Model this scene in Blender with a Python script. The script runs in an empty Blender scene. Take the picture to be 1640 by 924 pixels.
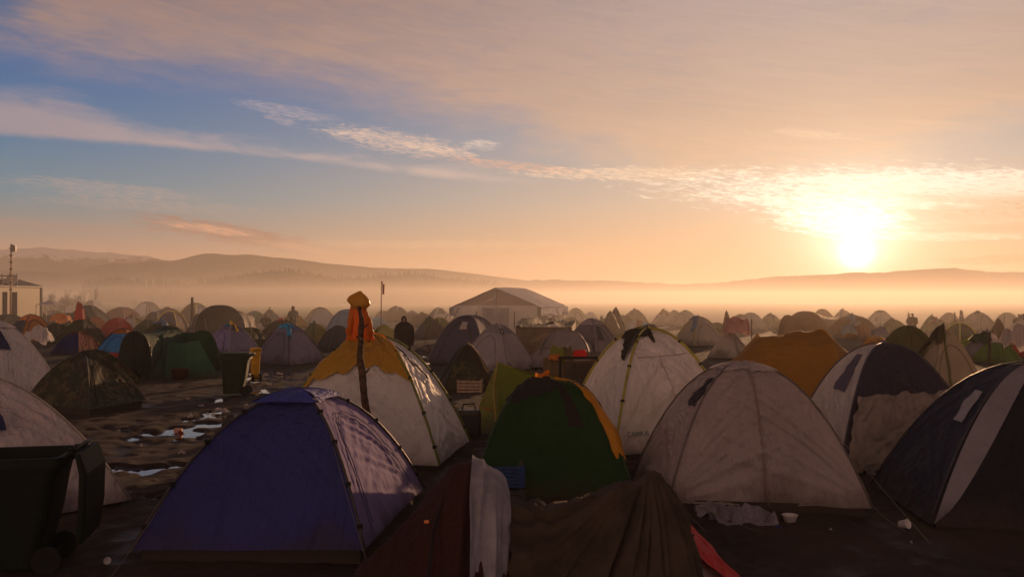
import bpy, bmesh, math, random
import numpy as np
from mathutils import Vector, Matrix, noise as mnoise
random.seed(7)
R = math.radians
scn = bpy.context.scene
COL = scn.collection
F = 1458.0            # focal length in photo pixels (1640 wide)
HC = 2.5              # camera height
PITCH = math.atan(17 / F)
# ------------------------------------------------------------------ camera
cam_d = bpy.data.cameras.new('camera'); cam = bpy.data.objects.new('camera', cam_d); COL.objects.link(cam)
cam.location = (0, 0, HC); cam.rotation_euler = (R(90) + PITCH, 0, 0)
cam_d.sensor_width = 36; cam_d.lens = 36 * F / 1640; cam_d.clip_end = 20000; cam_d.clip_start = 0.1
scn.camera = cam
scn.view_settings.view_transform = 'Standard'; scn.view_settings.look = 'None'
scn.view_settings.exposure = 0.0; scn.view_settings.gamma = 1.0; scn.view_settings.use_curve_mapping = False
scn.cycles.volume_bounces = 0; scn.cycles.max_bounces = 4; scn.cycles.transmission_bounces = 3; scn.cycles.diffuse_bounces = 2; scn.cycles.glossy_bounces = 2
SUN_AZ = math.degrees(math.atan2(1372 - 820, F)); SUN_EL = 2.6
LAMP_EL = 6.0
BACK = 1.5
HAZE = 0.00055

def pray(px, py):
    a = (px - 820) / F; b = (462 - py) / F
    c, s = math.cos(PITCH), math.sin(PITCH)
    return Vector((a, c - b * s, s + b * c))
def G(px, py, z=0.0):
    d = pray(px, py); t = (z - HC) / d.z
    return Vector((d.x * t, d.y * t, z))
def AT(px, py, D):
    d = pray(px, py); t = D / d.y
    return Vector((d.x * t, D, HC + d.z * t))
def AE(px, py):
    d = pray(px, py)
    return math.degrees(math.atan2(d.x, d.y)), math.degrees(math.atan2(d.z, math.hypot(d.x, d.y)))
def lin(c):
    return tuple(((v / 255) / 12.92 if v / 255 <= 0.04045 else ((v / 255 + 0.055) / 1.055) ** 2.4) for v in c)

# ------------------------------------------------------------------ node expression helper
class E:
    nt = None
    def __init__(s, sock): s.s = sock
    @staticmethod
    def m(op, *a, clamp=False):
        n = E.nt.nodes.new('ShaderNodeMath'); n.operation = op; n.use_clamp = clamp
        for i, v in enumerate(a):
            if isinstance(v, E): E.nt.links.new(v.s, n.inputs[i])
            else: n.inputs[i].default_value = v
        return E(n.outputs[0])
    def __add__(s, o): return E.m('ADD', s, o)
    __radd__ = __add__
    def __mul__(s, o): return E.m('MULTIPLY', s, o)
    __rmul__ = __mul__
    def __sub__(s, o): return E.m('SUBTRACT', s, o)
    def __rsub__(s, o): return E.m('SUBTRACT', o, s)
    def __truediv__(s, o): return E.m('DIVIDE', s, o)
def sat(a): return E.m('ADD', a, 0.0, clamp=True)
def sstep(a, lo, hi):
    n = E.nt.nodes.new('ShaderNodeMapRange'); n.interpolation_type = 'SMOOTHSTEP'
    E.nt.links.new(a.s, n.inputs['Value'])
    rev = lo > hi
    n.inputs['From Min'].default_value = min(lo, hi); n.inputs['From Max'].default_value = max(lo, hi)
    n.inputs['To Min'].default_value = 1.0 if rev else 0.0; n.inputs['To Max'].default_value = 0.0 if rev else 1.0
    return E(n.outputs['Result'])
def gauss(a): return E.m('EXPONENT', (a * a) * -1.0)
def comb(x, y, z=0.0):
    n = E.nt.nodes.new('ShaderNodeCombineXYZ')
    for i, v in enumerate((x, y, z)):
        if isinstance(v, E): E.nt.links.new(v.s, n.inputs[i])
        else: n.inputs[i].default_value = v
    return E(n.outputs[0])
def noise(vec, scale, detail=4, rough=0.55, dist=0.0):
    n = E.nt.nodes.new('ShaderNodeTexNoise'); E.nt.links.new(vec.s, n.inputs['Vector'])
    n.inputs['Scale'].default_value = scale; n.inputs['Detail'].default_value = detail
    n.inputs['Roughness'].default_value = rough; n.inputs['Distortion'].default_value = dist
    return E(n.outputs['Fac'])
def curve(a, pts):
    """piecewise smooth function of a scalar"""
    xs = [p[0] for p in pts]; ys = [p[1] for p in pts]
    x0, x1, y0, y1 = min(xs), max(xs), min(ys), max(ys)
    n = E.nt.nodes.new('ShaderNodeFloatCurve')
    c = n.mapping.curves[0]
    q = [((x - x0) / (x1 - x0), (y - y0) / (y1 - y0)) for x, y in pts]
    c.points[0].location = q[0]; c.points[1].location = q[-1]
    for p in q[1:-1]: c.points.new(*p)
    n.mapping.update()
    t = sat((a - x0) / (x1 - x0))
    E.nt.links.new(t.s, n.inputs['Value'])
    return E(n.outputs[0]) * (y1 - y0) + y0
def ramp(a, stops, lo, hi):
    n = E.nt.nodes.new('ShaderNodeValToRGB')
    E.nt.links.new(sat((a - lo) / (hi - lo)).s, n.inputs[0])
    el = n.color_ramp.elements
    for i, (p, c) in enumerate(stops):
        p = (p - lo) / (hi - lo)
        if i < 2: e = el[i]; e.position = p
        else: e = el.new(p)
        e.color = (*c, 1)
    return E(n.outputs[0])
def mixc(f, a, b, mode='MIX'):
    n = E.nt.nodes.new('ShaderNodeMix'); n.data_type = 'RGBA'; n.blend_type = mode; n.clamp_factor = True
    for k, v in ((0, f), (6, a), (7, b)):
        if isinstance(v, E): E.nt.links.new(v.s, n.inputs[k])
        elif k == 0: n.inputs[k].default_value = v
        else: n.inputs[k].default_value = (*v, 1)
    return E(n.outputs[2])

# ------------------------------------------------------------------ world: sunrise sky with cirrus sheets
w = bpy.data.worlds.new('World'); scn.world = w; w.use_nodes = True
nt = w.node_tree; E.nt = nt
for n in list(nt.nodes): nt.nodes.remove(n)
tc = nt.nodes.new('ShaderNodeTexCoord')
sp = nt.nodes.new('ShaderNodeSeparateXYZ'); nt.links.new(tc.outputs['Generated'], sp.inputs[0])
X, Y, Z = E(sp.outputs[0]), E(sp.outputs[1]), E(sp.outputs[2])
DEG = 180 / math.pi
az = E.m('ARCTAN2', X, Y) * DEG
el = E.m('ARCSINE', E.m('MAXIMUM', E.m('MINIMUM', Z, 1.0), -1.0)) * DEG
sd = Vector((math.sin(R(SUN_AZ)) * math.cos(R(SUN_EL)), math.cos(R(SUN_AZ)) * math.cos(R(SUN_EL)), math.sin(R(SUN_EL))))
dot = X * sd.x + Y * sd.y + Z * sd.z
th = E.m('ARCCOSINE', E.m('MINIMUM', dot, 0.9999999)) * DEG
sky = nt.nodes.new('ShaderNodeTexSky'); sky.sky_type = 'NISHITA'; sky.sun_disc = False
sky.sun_elevation = R(SUN_EL); sky.sun_rotation = R(SUN_AZ); sky.altitude = 50
sky.air_density = 1.0; sky.dust_density = 2.0
A = ramp(el, [(0, lin((180, 128, 100))), (2.5, lin((172, 132, 112))), (4, lin((118, 128, 130))), (6, lin((64, 126, 148))), (9, lin((26, 112, 154))),
              (13, lin((0, 96, 152))), (18, lin((22, 84, 124))), (30, lin((36, 44, 74))), (90, lin((22, 25, 40)))], 0, 90)
B = ramp(el, [(0, lin((232, 168, 104))), (3, lin((232, 184, 136))), (6, lin((216, 188, 162))), (10, lin((172, 168, 166))), (14, lin((128, 138, 160))),
              (18, lin((134, 130, 146))), (40, lin((70, 62, 68))), (90, lin((34, 34, 42)))], 0, 90)
fs = gauss(th / 29.0)
clear = mixc(fs, A, B)
# warp noise, stretched along the horizon
v1 = comb(az * 0.05, el * 0.16); v2 = comb(az * 0.10 - el * 0.02, el * 0.55 + az * 0.06)
n1 = noise(v1, 3.2, 5, 0.55, 0.6) - 0.5
n2 = noise(v2, 3.0, 8, 0.62, 0.8) - 0.5
n3 = noise(comb(az * 0.35, el * 1.6 + az * 0.12), 2.4, 8, 0.68, 0.3)
n4 = noise(comb(az * 0.06 + el * 0.10, el * 0.5 + az * 0.09), 4.0, 9, 0.6, 1.2)
def cv(pts): return [AE(*p) for p in pts]
# upper sheet
lo1 = curve(az, cv([(-500, 20), (-120, 40), (0, 72), (110, 100), (250, 118), (420, 128), (600, 165), (800, 215), (960, 262), (1150, 300), (1380, 275), (1560, 225), (1900, 150)]))
up1 = curve(az, [(-60, 14), (-31, 15.0), (-27, 17.0), (-22, 19.5), (-15, 24), (0, 34), (40, 36)])
m1 = sstep(el - lo1 + n1 * 2.2 + n2 * 1.6, -1.3, 2.6) * sstep(up1 - el + n1 * 4 + n2 * 2.5, -1.4, 2.0)
m1 = sat(m1 * (0.86 + n2 * 0.7 + n1 * 0.5 + fs * 0.2))
c1 = ramp(el, [(4, lin((204, 176, 158))), (8, lin((200, 172, 156))), (11, lin((182, 154, 144))), (14, lin((166, 138, 130))), (18.5, lin((148, 120, 116))), (40, lin((58, 50, 56))), (90, lin((28, 26, 33)))], 0, 90)
c1s = ramp(el, [(4, lin((244, 206, 166))), (8, lin((228, 188, 152))), (12, lin((204, 172, 150))), (18.5, lin((188, 174, 170))), (40, lin((74, 62, 60))), (90, lin((34, 32, 38)))], 0, 90)
c1 = mixc(gauss(th / 24.0), c1, c1s)
c1 = mixc(sat(n4 * 1.2 - 0.35), c1, mixc(0.82, (0, 0, 0), c1))
col = mixc(m1, clear, c1)
# second, lower sheet on the left with a crisp lower edge
up2 = curve(az, cv([(-600, 100), (0, 138), (90, 148), (170, 172), (260, 205), (400, 228), (560, 250), (760, 276), (900, 300)]))
lo2 = curve(az, cv([(-600, 190), (0, 219), (150, 229), (400, 249), (600, 273), (760, 292), (900, 300)]))
m2 = sstep(up2 - el + n1 * 1.6 + n2 * 1.9, -0.5, 1.3) * sstep(el - lo2 + n2 * 0.35, -0.12, 0.38)
m2 = sat(m2 * (0.75 + n3 * 0.35) * sstep(az, 8.0, -8.0))
c2 = mixc(sstep(az, -30, 2), lin((160, 146, 154)), lin((226, 196, 178)))
col = mixc(m2 * 0.9, col, c2)
# wispy streak clouds: centre px,py, half length, half thickness (photo px), tilt px per px, colour, strength, threshold
q_ = F * math.pi / 180
gx1 = az * q_; gy1 = el * q_ + gx1 * 0.07
nmid = noise(comb(gx1 * 0.020 + gy1 * 0.02, gy1 * 0.105), 1.5, 6, 0.66, 0.6)
nfin = noise(comb(gx1 * 0.050 + gy1 * 0.06 + 7.0, gy1 * 0.30), 1.3, 5, 0.7, 0.5)
nmix = nmid * 0.62 + nfin * 0.38
fibre = (0.25 + 0.75 * sstep(nfin, 0.36, 0.60)) * (0.3 + nmid * 1.3)
def streak(px, py, hl, ht, tilt, colr, k, thr=0.30, soft=0.10):
    global col
    a0, e0 = AE(px, py)
    dx = (az - a0) * (q_ / hl); dy = (el - e0) * (q_ / ht) + dx * (tilt * hl / ht)
    r = E.m('SQRT', dx * dx + dy * dy)
    mk = sstep(nmix - r * 0.36, thr - 0.16 - soft, thr - 0.12 + soft * 1.6)
    col = mixc(mk * fibre * k, col, colr)
streak(462, 179, 74, 9, 0.14, lin((196, 176, 176)), .42)
streak(447, 190, 26, 8, 0.25, lin((204, 178, 172)), .4)
streak(560, 214, 50, 4, 0.10, lin((222, 194, 176)), .6)
streak(640, 229, 110, 17, 0.14, lin((222, 190, 170)), .75)
streak(690, 238, 70, 6, 0.14, lin((228, 196, 174)), .8)
streak(770, 232, 30, 8, 0.0, lin((235, 210, 190)), .6)
streak(840, 268, 130, 8, 0.11, lin((214, 170, 148)), .85)
streak(1020, 279, 170, 11, 0.02, lin((246, 212, 180)), .8)
streak(180, 305, 130, 12, 0.05, lin((182, 160, 150)), .5)
streak(230, 328, 150, 10, 0.02, lin((178, 156, 146)), .4)
streak(90, 362, 230, 7, 0.03, lin((158, 128, 122)), .6)
streak(370, 374, 120, 13, 0.15, lin((150, 104, 90)), 1.0, .24)
streak(330, 366, 60, 6, 0.12, lin((226, 166, 132)), .8, .26)
streak(480, 397, 60, 6, 0.14, lin((222, 170, 138)), .6)
streak(700, 392, 260, 7, 0.0, lin((238, 196, 150)), .35)
streak(1500, 312, 330, 34, 0.07, (1.15, .98, .76), 1.0, .26)
streak(1480, 290, 210, 13, 0.03, (1.1, .92, .74), .9, .27)
streak(1570, 332, 190, 18, 0.03, lin((214, 172, 128)), 1.0, .25)
streak(1620, 300, 90, 14, -0.05, lin((255, 232, 205)), .8)
streak(1340, 348, 90, 28, 0.10, (1.5, 1.3, 1.05), 1.0, .26)
streak(1330, 322, 160, 9, 0.07, (1.25, 1.05, .82), .9, .26)
streak(1500, 378, 160, 7, 0.03, lin((255, 238, 205)), .8)
streak(1640, 366, 80, 9, 0.02, lin((226, 176, 130)), .8)
streak(1300, 215, 60, 7, 0.15, lin((244, 212, 172)), .4)
streak(1592, 416, 52, 5, -0.02, lin((190, 130, 80)), 1.0, .16)
# aureole of the sun and the haze-lit horizon
g1 = gauss(th / 0.7) * 4.0 + E.m('EXPONENT', th / -1.7) * 2.4 + E.m('EXPONENT', th / -5.0) * 0.30 + E.m('EXPONENT', th / -12.0) * 0.06
glow = mixc(1.0, (1.0, 0.80, 0.50), (1, 1, 1), 'MULTIPLY')
gx = nt.nodes.new('ShaderNodeVectorMath'); gx.operation = 'SCALE'; gx.inputs[0].default_value = (1.0, 0.88, 0.70); nt.links.new(g1.s, gx.inputs['Scale'])
ad = nt.nodes.new('ShaderNodeVectorMath'); ad.operation = 'ADD'; nt.links.new(col.s, ad.inputs[0]); nt.links.new(gx.outputs[0], ad.inputs[1])
ns = nt.nodes.new('ShaderNodeVectorMath'); ns.operation = 'SCALE'; nt.links.new(sky.outputs[0], ns.inputs[0]); ns.inputs['Scale'].default_value = 0.003
ad2 = nt.nodes.new('ShaderNodeVectorMath'); ad2.operation = 'ADD'; nt.links.new(ad.outputs[0], ad2.inputs[0]); nt.links.new(ns.outputs[0], ad2.inputs[1])
_f = mixc(sstep(th, 60, 110) * 0.85, E(ad2.outputs[0]), (0.16, 0.09, 0.065))
bk = sstep(th, 85, 170) * E.m('EXPONENT', E.m('MAXIMUM', el, 0.0) / -20.0) * BACK  # warm fill glow added to the unseen sky behind the camera
bs_ = nt.nodes.new('ShaderNodeVectorMath'); bs_.operation = 'SCALE'; bs_.inputs[0].default_value = (1.0, 0.60, 0.45); nt.links.new(bk.s, bs_.inputs['Scale'])
ad3 = nt.nodes.new('ShaderNodeVectorMath'); ad3.operation = 'ADD'; nt.links.new(_f.s, ad3.inputs[0]); nt.links.new(bs_.outputs[0], ad3.inputs[1]); ad2 = ad3
bg = nt.nodes.new('ShaderNodeBackground'); nt.links.new(ad2.outputs[0], bg.inputs[0]); bg.inputs[1].default_value = 1.0
w.cycles.sampling_method = 'MANUAL'; w.cycles.sample_map_resolution = 256
wo = nt.nodes.new('ShaderNodeOutputWorld'); nt.links.new(bg.outputs[0], wo.inputs[0])
# ------------------------------------------------------------------ sun
sl = bpy.data.lights.new('sun', 'SUN'); sl.energy = 5.0; sl.angle = R(0.53); sl.color = (1.0, 0.55, 0.28)
sun = bpy.data.objects.new('sun', sl); COL.objects.link(sun)
ldir = Vector((math.sin(R(SUN_AZ)) * math.cos(R(LAMP_EL)), math.cos(R(SUN_AZ)) * math.cos(R(LAMP_EL)), math.sin(R(LAMP_EL))))
sun.rotation_euler = ldir.to_track_quat('Z', 'Y').to_euler(); sun.location = (30, 80, 30)

# ------------------------------------------------------------------ mesh helpers
def mesh_obj(name, verts, faces, mats, parent=None, mi=None, smooth=True, uv=None, loc=None):
    """verts in world coordinates; stored relative to the parent's location"""
    o0 = Vector((0, 0, 0)) if parent is None else root_loc(parent)
    if loc is not None and parent is None: o0 = Vector(loc)
    me = bpy.data.meshes.new(name)
    v = np.asarray(verts, dtype=float).reshape(-1, 3) - np.array(o0)
    me.from_pydata([tuple(map(float, p)) for p in v], [], [tuple(map(int, f)) for f in faces])
    if not isinstance(mats, (list, tuple)): mats = [mats]
    for m in mats: me.materials.append(m)
    if mi is not None: me.polygons.foreach_set('material_index', np.asarray(mi, dtype=np.int32))
    me.polygons.foreach_set('use_smooth', np.full(len(me.polygons), smooth, dtype=bool))
    if uv is not None:
        l = me.uv_layers.new(name='UVMap')
        li = np.zeros(len(me.loops), dtype=np.int32); me.loops.foreach_get('vertex_index', li)
        l.data.foreach_set('uv', np.asarray(uv, dtype=np.float32)[li].ravel())
    me.update()
    o = bpy.data.objects.new(name, me); COL.objects.link(o)
    if parent is not None: o.parent = parent
    elif loc is not None: o.location = loc
    return o
ROOT = {}
def root_loc(o):
    p = Vector((0, 0, 0))
    while o is not None: p += o.location; o = o.parent
    return p
def thing(name, label, cat, loc, group=None):
    o = bpy.data.objects.new(name, None); COL.objects.link(o); o.location = loc; o.empty_display_size = 0.2
    o['label'] = label; o['category'] = cat
    if group: o['group'] = group
    return o
def tag(o, label=None, cat=None, group=None, kind=None):
    if label: o['label'] = label
    if cat: o['category'] = cat
    if group: o['group'] = group
    if kind: o['kind'] = kind
    return o
def gfaces(nu, nv, close_u=False, off=0):
    f = []
    for i in range(nu if close_u else nu - 1):
        a = i * nv; b = ((i + 1) % nu) * nv
        for j in range(nv - 1): f.append((off + a + j, off + b + j, off + b + j + 1, off + a + j + 1))
    return f
class MB:
    def __init__(s): s.v = []; s.f = []; s.mi = []
    def add(s, v, f, m=0):
        o = len(s.v); s.v += [tuple(p) for p in v]; s.f += [tuple(i + o for i in q) for q in f]; s.mi += [m] * len(f)
    def tube(s, path, r, n=6, m=0, cap=True):
        path = [Vector(p) for p in path]; k = len(path); rs = r if isinstance(r, (list, tuple)) else [r] * k
        ring = []; prev = None
        for i, p in enumerate(path):
            t = (path[min(i + 1, k - 1)] - path[max(i - 1, 0)])
            if t.length < 1e-9: t = Vector((0, 0, 1))
            t.normalize()
            if prev is None:
                a = t.orthogonal().normalized()
            else:
                a = (prev - t * prev.dot(t))
                a = a.normalized() if a.length > 1e-6 else t.orthogonal().normalized()
            prev = a; b = t.cross(a)
            ring += [p + (a * math.cos(2 * math.pi * j / n) + b * math.sin(2 * math.pi * j / n)) * rs[i] for j in range(n)]
        f = [(i * n + j, i * n + (j + 1) % n, (i + 1) * n + (j + 1) % n, (i + 1) * n + j) for i in range(k - 1) for j in range(n)]
        if cap: f += [tuple(range(n - 1, -1, -1)), tuple((k - 1) * n + j for j in range(n))]
        s.add(ring, f, m)
    def box(s, c, d, rz=0, m=0, taper=1.0, M=None):
        c = Vector(c); v = []
        for z in (-1, 1):
            for x, y in ((-1, -1), (1, -1), (1, 1), (-1, 1)):
                t = taper if z > 0 else 1
                p = Vector((x * d[0] / 2 * t, y * d[1] / 2 * t, z * d[2] / 2))
                if M is not None: p = M @ p
                p = Matrix.Rotation(rz, 3, 'Z') @ p
                v.append(c + p)
        s.add(v, [(3, 2, 1, 0), (4, 5, 6, 7), (0, 1, 5, 4), (1, 2, 6, 5), (2, 3, 7, 6), (3, 0, 4, 7)], m)
    def loft(s, rings, m=0, cap=True):
        n = len(rings[0]); v = [p for r in rings for p in r]
        f = [(i * n + j, i * n + (j + 1) % n, (i + 1) * n + (j + 1) % n, (i + 1) * n + j) for i in range(len(rings) - 1) for j in range(n)]
        if cap: f += [tuple(range(n - 1, -1, -1)), tuple((len(rings) - 1) * n + j for j in range(n))]
        s.add(v, f, m)
    def build(s, name, mats, parent=None, smooth=False, loc=None):
        return mesh_obj(name, s.v, s.f, mats, parent, s.mi, smooth, None, loc)
# vectorised value noise
_rng = np.random.RandomState(3); _T = _rng.rand(256, 256)
def vn(x, y, seed=0):
    x = np.asarray(x, float) + seed * 17.31; y = np.asarray(y, float) + seed * 9.77
    xi = np.floor(x).astype(int); yi = np.floor(y).astype(int); fx = x - xi; fy = y - yi
    fx = fx * fx * (3 - 2 * fx); fy = fy * fy * (3 - 2 * fy)
    g = lambda a, b: _T[a & 255, b & 255]
    return (g(xi, yi) * (1 - fx) + g(xi + 1, yi) * fx) * (1 - fy) + (g(xi, yi + 1) * (1 - fx) + g(xi + 1, yi + 1) * fx) * fy - 0.5
def fbm(x, y, o=4, seed=0, gain=0.5):
    r = 0; a = 1.0; f = 1.0
    for i in range(o): r = r + a * vn(x * f, y * f, seed + i * 3); a *= gain; f *= 2.03
    return r

# ------------------------------------------------------------------ materials
def newmat(name):
    m = bpy.data.materials.new(name); m.use_nodes = True; E.nt = m.node_tree
    for n in list(m.node_tree.nodes): m.node_tree.nodes.remove(n)
    out = m.node_tree.nodes.new('ShaderNodeOutputMaterial'); return m, out
def princ(out, colr, rough=0.8, spec=0.3, metal=0.0, bump=None, bstr=0.5, bdist=0.01, trans=0.0):
    nt = E.nt; p = nt.nodes.new('ShaderNodeBsdfPrincipled')
    if isinstance(colr, E): nt.links.new(colr.s, p.inputs['Base Color'])
    else: p.inputs['Base Color'].default_value = (*colr, 1)
    if isinstance(rough, E): nt.links.new(rough.s, p.inputs['Roughness'])
    else: p.inputs['Roughness'].default_value = rough
    p.inputs['Specular IOR Level'].default_value = spec; p.inputs['Metallic'].default_value = metal
    bn = None
    if bump is not None:
        bn = nt.nodes.new('ShaderNodeBump'); bn.inputs['Strength'].default_value = bstr; bn.inputs['Distance'].default_value = bdist
        nt.links.new(bump.s, bn.inputs['Height']); nt.links.new(bn.outputs[0], p.inputs['Normal'])
    if trans > 0:
        t = nt.nodes.new('ShaderNodeBsdfTranslucent')
        if isinstance(colr, E): nt.links.new(colr.s, t.inputs['Color'])
        else: t.inputs['Color'].default_value = (*colr, 1)
        if bn: nt.links.new(bn.outputs[0], t.inputs['Normal'])
        mx = nt.nodes.new('ShaderNodeMixShader'); mx.inputs[0].default_value = trans
        nt.links.new(p.outputs[0], mx.inputs[1]); nt.links.new(t.outputs[0], mx.inputs[2]); nt.links.new(mx.outputs[0], out.inputs[0])
    else: nt.links.new(p.outputs[0], out.inputs[0])
    return p
def tcoord(kind='Object'):
    n = E.nt.nodes.new('ShaderNodeTexCoord'); return E(n.outputs[kind])
def sepv(v):
    n = E.nt.nodes.new('ShaderNodeSeparateXYZ'); E.nt.links.new(v.s, n.inputs[0]); return E(n.outputs[0]), E(n.outputs[1]), E(n.outputs[2])
def geopos():
    n = E.nt.nodes.new('ShaderNodeNewGeometry'); return E(n.outputs['Position'])
def scl(c, k): return tuple(min(1, v * k) for v in c)
FAB = {}
def fab(c, trans=0.25, rough=0.72, dirt=True, bs=0.9):
    """thin tent cloth: creases stretched down the panel, mud splashed near the hem; c is a base colour 0..1"""
    key = (tuple(round(v, 3) for v in c), trans, rough, bs)
    if key in FAB: return FAB[key]
    m, out = newmat('tent_cloth')
    u, v, _ = sepv(tcoord('UV')); P = geopos(); px_, py_, pz_ = sepv(P)
    s = random.random() * 50
    a = noise(comb(u * 4.2 + s, v * 0.9 + u * .3), 1.0, 5, 0.6, 0.35)
    b = noise(comb(u * 1.5 + v * 1.3, v * 1.6 - u * 1.1 + s), 1.5, 6, 0.6, 0.5)
    rb = E.m('ABSOLUTE', b - 0.5)
    d = noise(comb(u, v, s), 14.0, 3, 0.6, 0.5)
    e2 = noise(comb(u * 0.9 + v * .35, v * 7.5 + u * .8, s), 1.3, 5, 0.62, 0.35)
    e3 = noise(comb(u * 2.6 + v * 2.2, u * 0.5 - v * 0.6 + s), 1.6, 4, 0.55, 0.3)
    e4 = noise(comb(u * 2.4 - v * 2.6 + s, u * 0.5 + v * 0.45), 1.6, 4, 0.55, 0.3)
    h = a * 0.9 + rb * 0.18 + e2 * 0.28 + e3 * 0.5 + e4 * 0.5 + d * 0.02
    tone = noise(comb(u * 0.8, v * 0.6, s), 2.0, 5, 0.6)
    base = mixc(sstep(tone, 0.3, 0.75), scl(c, 0.90), scl(c, 1.06))
    mud = sstep(pz_ + (tone - 0.5) * 0.9, 0.42, 0.0) * 0.6
    if dirt: base = mixc(mud, base, (0.045, 0.028, 0.02))
    princ(out, base, rough, 0.22, 0, h, bs, 0.13, trans)
    FAB[key] = m; return m
def flat(c, rough=0.6, spec=0.4, metal=0.0, var=0.25, trans=0.0, bump=0.3):
    key = ('flat', tuple(round(v, 3) for v in c), rough, metal, trans)
    if key in FAB: return FAB[key]
    m, out = newmat('surface')
    n = noise(tcoord('Object'), 9.0, 5, 0.6)
    base = mixc(sstep(n, 0.3, 0.7), scl(c, 1 - var), scl(c, 1 + var))
    princ(out, base, rough, spec, metal, n, bump, 0.01, trans)
    FAB[key] = m; return m

# ------------------------------------------------------------------ ground
PUD = []     # cx, cy, rx, ry, rot, depth
def pud(px, py, hw, hh, rot=0.0):
    c = G(px, py); a = G(px, py + hh); b = G(px, py - hh)
    PUD.append((c.x, c.y, hw * c.y / F, (b.y - a.y) / 2, rot))
pud(275, 692, 66, 12, 0.35); pud(328, 679, 46, 7, 0.2); pud(350, 658, 16, 6); pud(200, 752, 34, 10, 0.1); pud(272, 748, 26, 4, 0.0); pud(240, 794, 46, 6, 0.0)
pud(432, 627, 26, 3); pud(340, 641, 26, 3); pud(430, 600, 40, 8, 0.1); pud(470, 606, 30, 4); pud(690, 580, 20, 5); pud(686, 572, 14, 3); pud(355, 668, 34, 3)
def gz(x, y):
    x = np.asarray(x, float); y = np.asarray(y, float)
    near = np.clip(1.25 - y / 90.0, 0, 1)
    z = (fbm(x * .9, y * .6, 3, 5) * 0.030 + (fbm(x * 3.0 + y * .5, y * .35, 3, 15) * 0.024) + fbm(x * 4.5, y * 3.5, 4, 11) * 0.034 + fbm(x * 15, y * 13, 2, 21) * 0.006) * near + 0.012
    for cx, cy, rx, ry, rot in PUD:
        c, s = math.cos(rot), math.sin(rot); dx = x - cx; dy = y - cy
        r = np.sqrt(((dx * c + dy * s) / rx) ** 2 + ((-dx * s + dy * c) / ry) ** 2)
        rr = r + fbm(x * 2.6, y * 1.6, 5, 31, .62) * 1.9
        z = z - 0.055 * np.clip((1.22 - rr) * 1.9, 0, 1) * (r < 2.2)
    return z
def axis(segs):
    o = []
    for a, b, n in segs: o += list(np.linspace(a, b, n, endpoint=False))
    return np.array(o + [segs[-1][1]])
gx_ = axis([(-1750, -300, 10), (-300, -40, 26), (-40, -12, 60), (-12, 9, 300), (9, 30, 50), (30, 300, 30), (300, 1750, 10)])
gy_ = axis([(-60, 5, 10), (5, 27, 330), (27, 60, 120), (60, 130, 40), (130, 400, 20), (400, 1950, 12)])
XX, YY = np.meshgrid(gx_, gy_, indexing='ij'); ZZ = gz(XX, YY)
mud, out = newmat('mud')
P = geopos(); nA = noise(P, 0.8, 6, 0.6); nB = noise(P, 7.0, 6, 0.65); nC = noise(P, 40.0, 3, 0.6)
x_, y_, z_ = sepv(P)
base = mixc(sstep(nA, 0.35, 0.65), (0.018, 0.010, 0.007), (0.040, 0.024, 0.015))
base = mixc(sstep(nB, 0.45, 0.7) * 0.6, base, (0.055, 0.036, 0.024))
wet = sstep(z_ + (nB - 0.5) * 0.02, 0.012, -0.018)
base = mixc(wet * 0.6, base, (0.010, 0.006, 0.005))
princ(out, base, 0.92 - wet * 0.45, 0.3, 0, nB * 0.7 + nC * 0.25, 0.9, 0.03)
ground = mesh_obj('ground', np.stack([XX, YY, ZZ], -1).reshape(-1, 3), gfaces(len(gx_), len(gy_)), mud)
tag(ground, kind='structure', label='dark trampled mud between the tents')
water, out = newmat('puddle_water'); E.nt = water.node_tree
princ(out, (0.02, 0.015, 0.01), 0.03, 0.9, 0, noise(geopos(), 5.0, 2, 0.5), 0.05, 0.01)
for i, (cx, cy, rx, ry, rot) in enumerate(PUD):
    c, s = math.cos(rot), math.sin(rot); pts = []
    for k in range(28):
        a = 2 * math.pi * k / 28; ex, ey = math.cos(a) * rx * 1.7, math.sin(a) * ry * 1.7
        pts.append((cx + ex * c - ey * s, cy + ex * s + ey * c, -0.022 + 0.0004 * i))
    tag(mesh_obj('puddle', pts, [tuple(range(28))], water), kind='structure', label='rain puddle lying in the trampled mud')
# pasture beyond the camp
fm, out = newmat('pasture_grass'); P = geopos(); a = noise(P, 0.02, 6, 0.6); b = noise(P, 0.6, 4, 0.6)
princ(out, mixc(sstep(a + (b - .5) * .3, 0.35, 0.65), (0.05, 0.085, 0.012), (0.09, 0.13, 0.02)), 0.95, 0.1)
pts = []; fs_ = []
xs = np.linspace(-1690, 1690, 181)
for x in xs: pts += [(x, 150 + 10 * vn(x * .03, 0.5) , 0.03), (x, 1890, 0.03)]
fs_ = [(2 * i, 2 * i + 2, 2 * i + 3, 2 * i + 1) for i in range(len(xs) - 1)]
tag(mesh_obj('pasture', pts, fs_, fm), kind='structure', label='open green pasture behind the camp, fading into mist')

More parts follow.
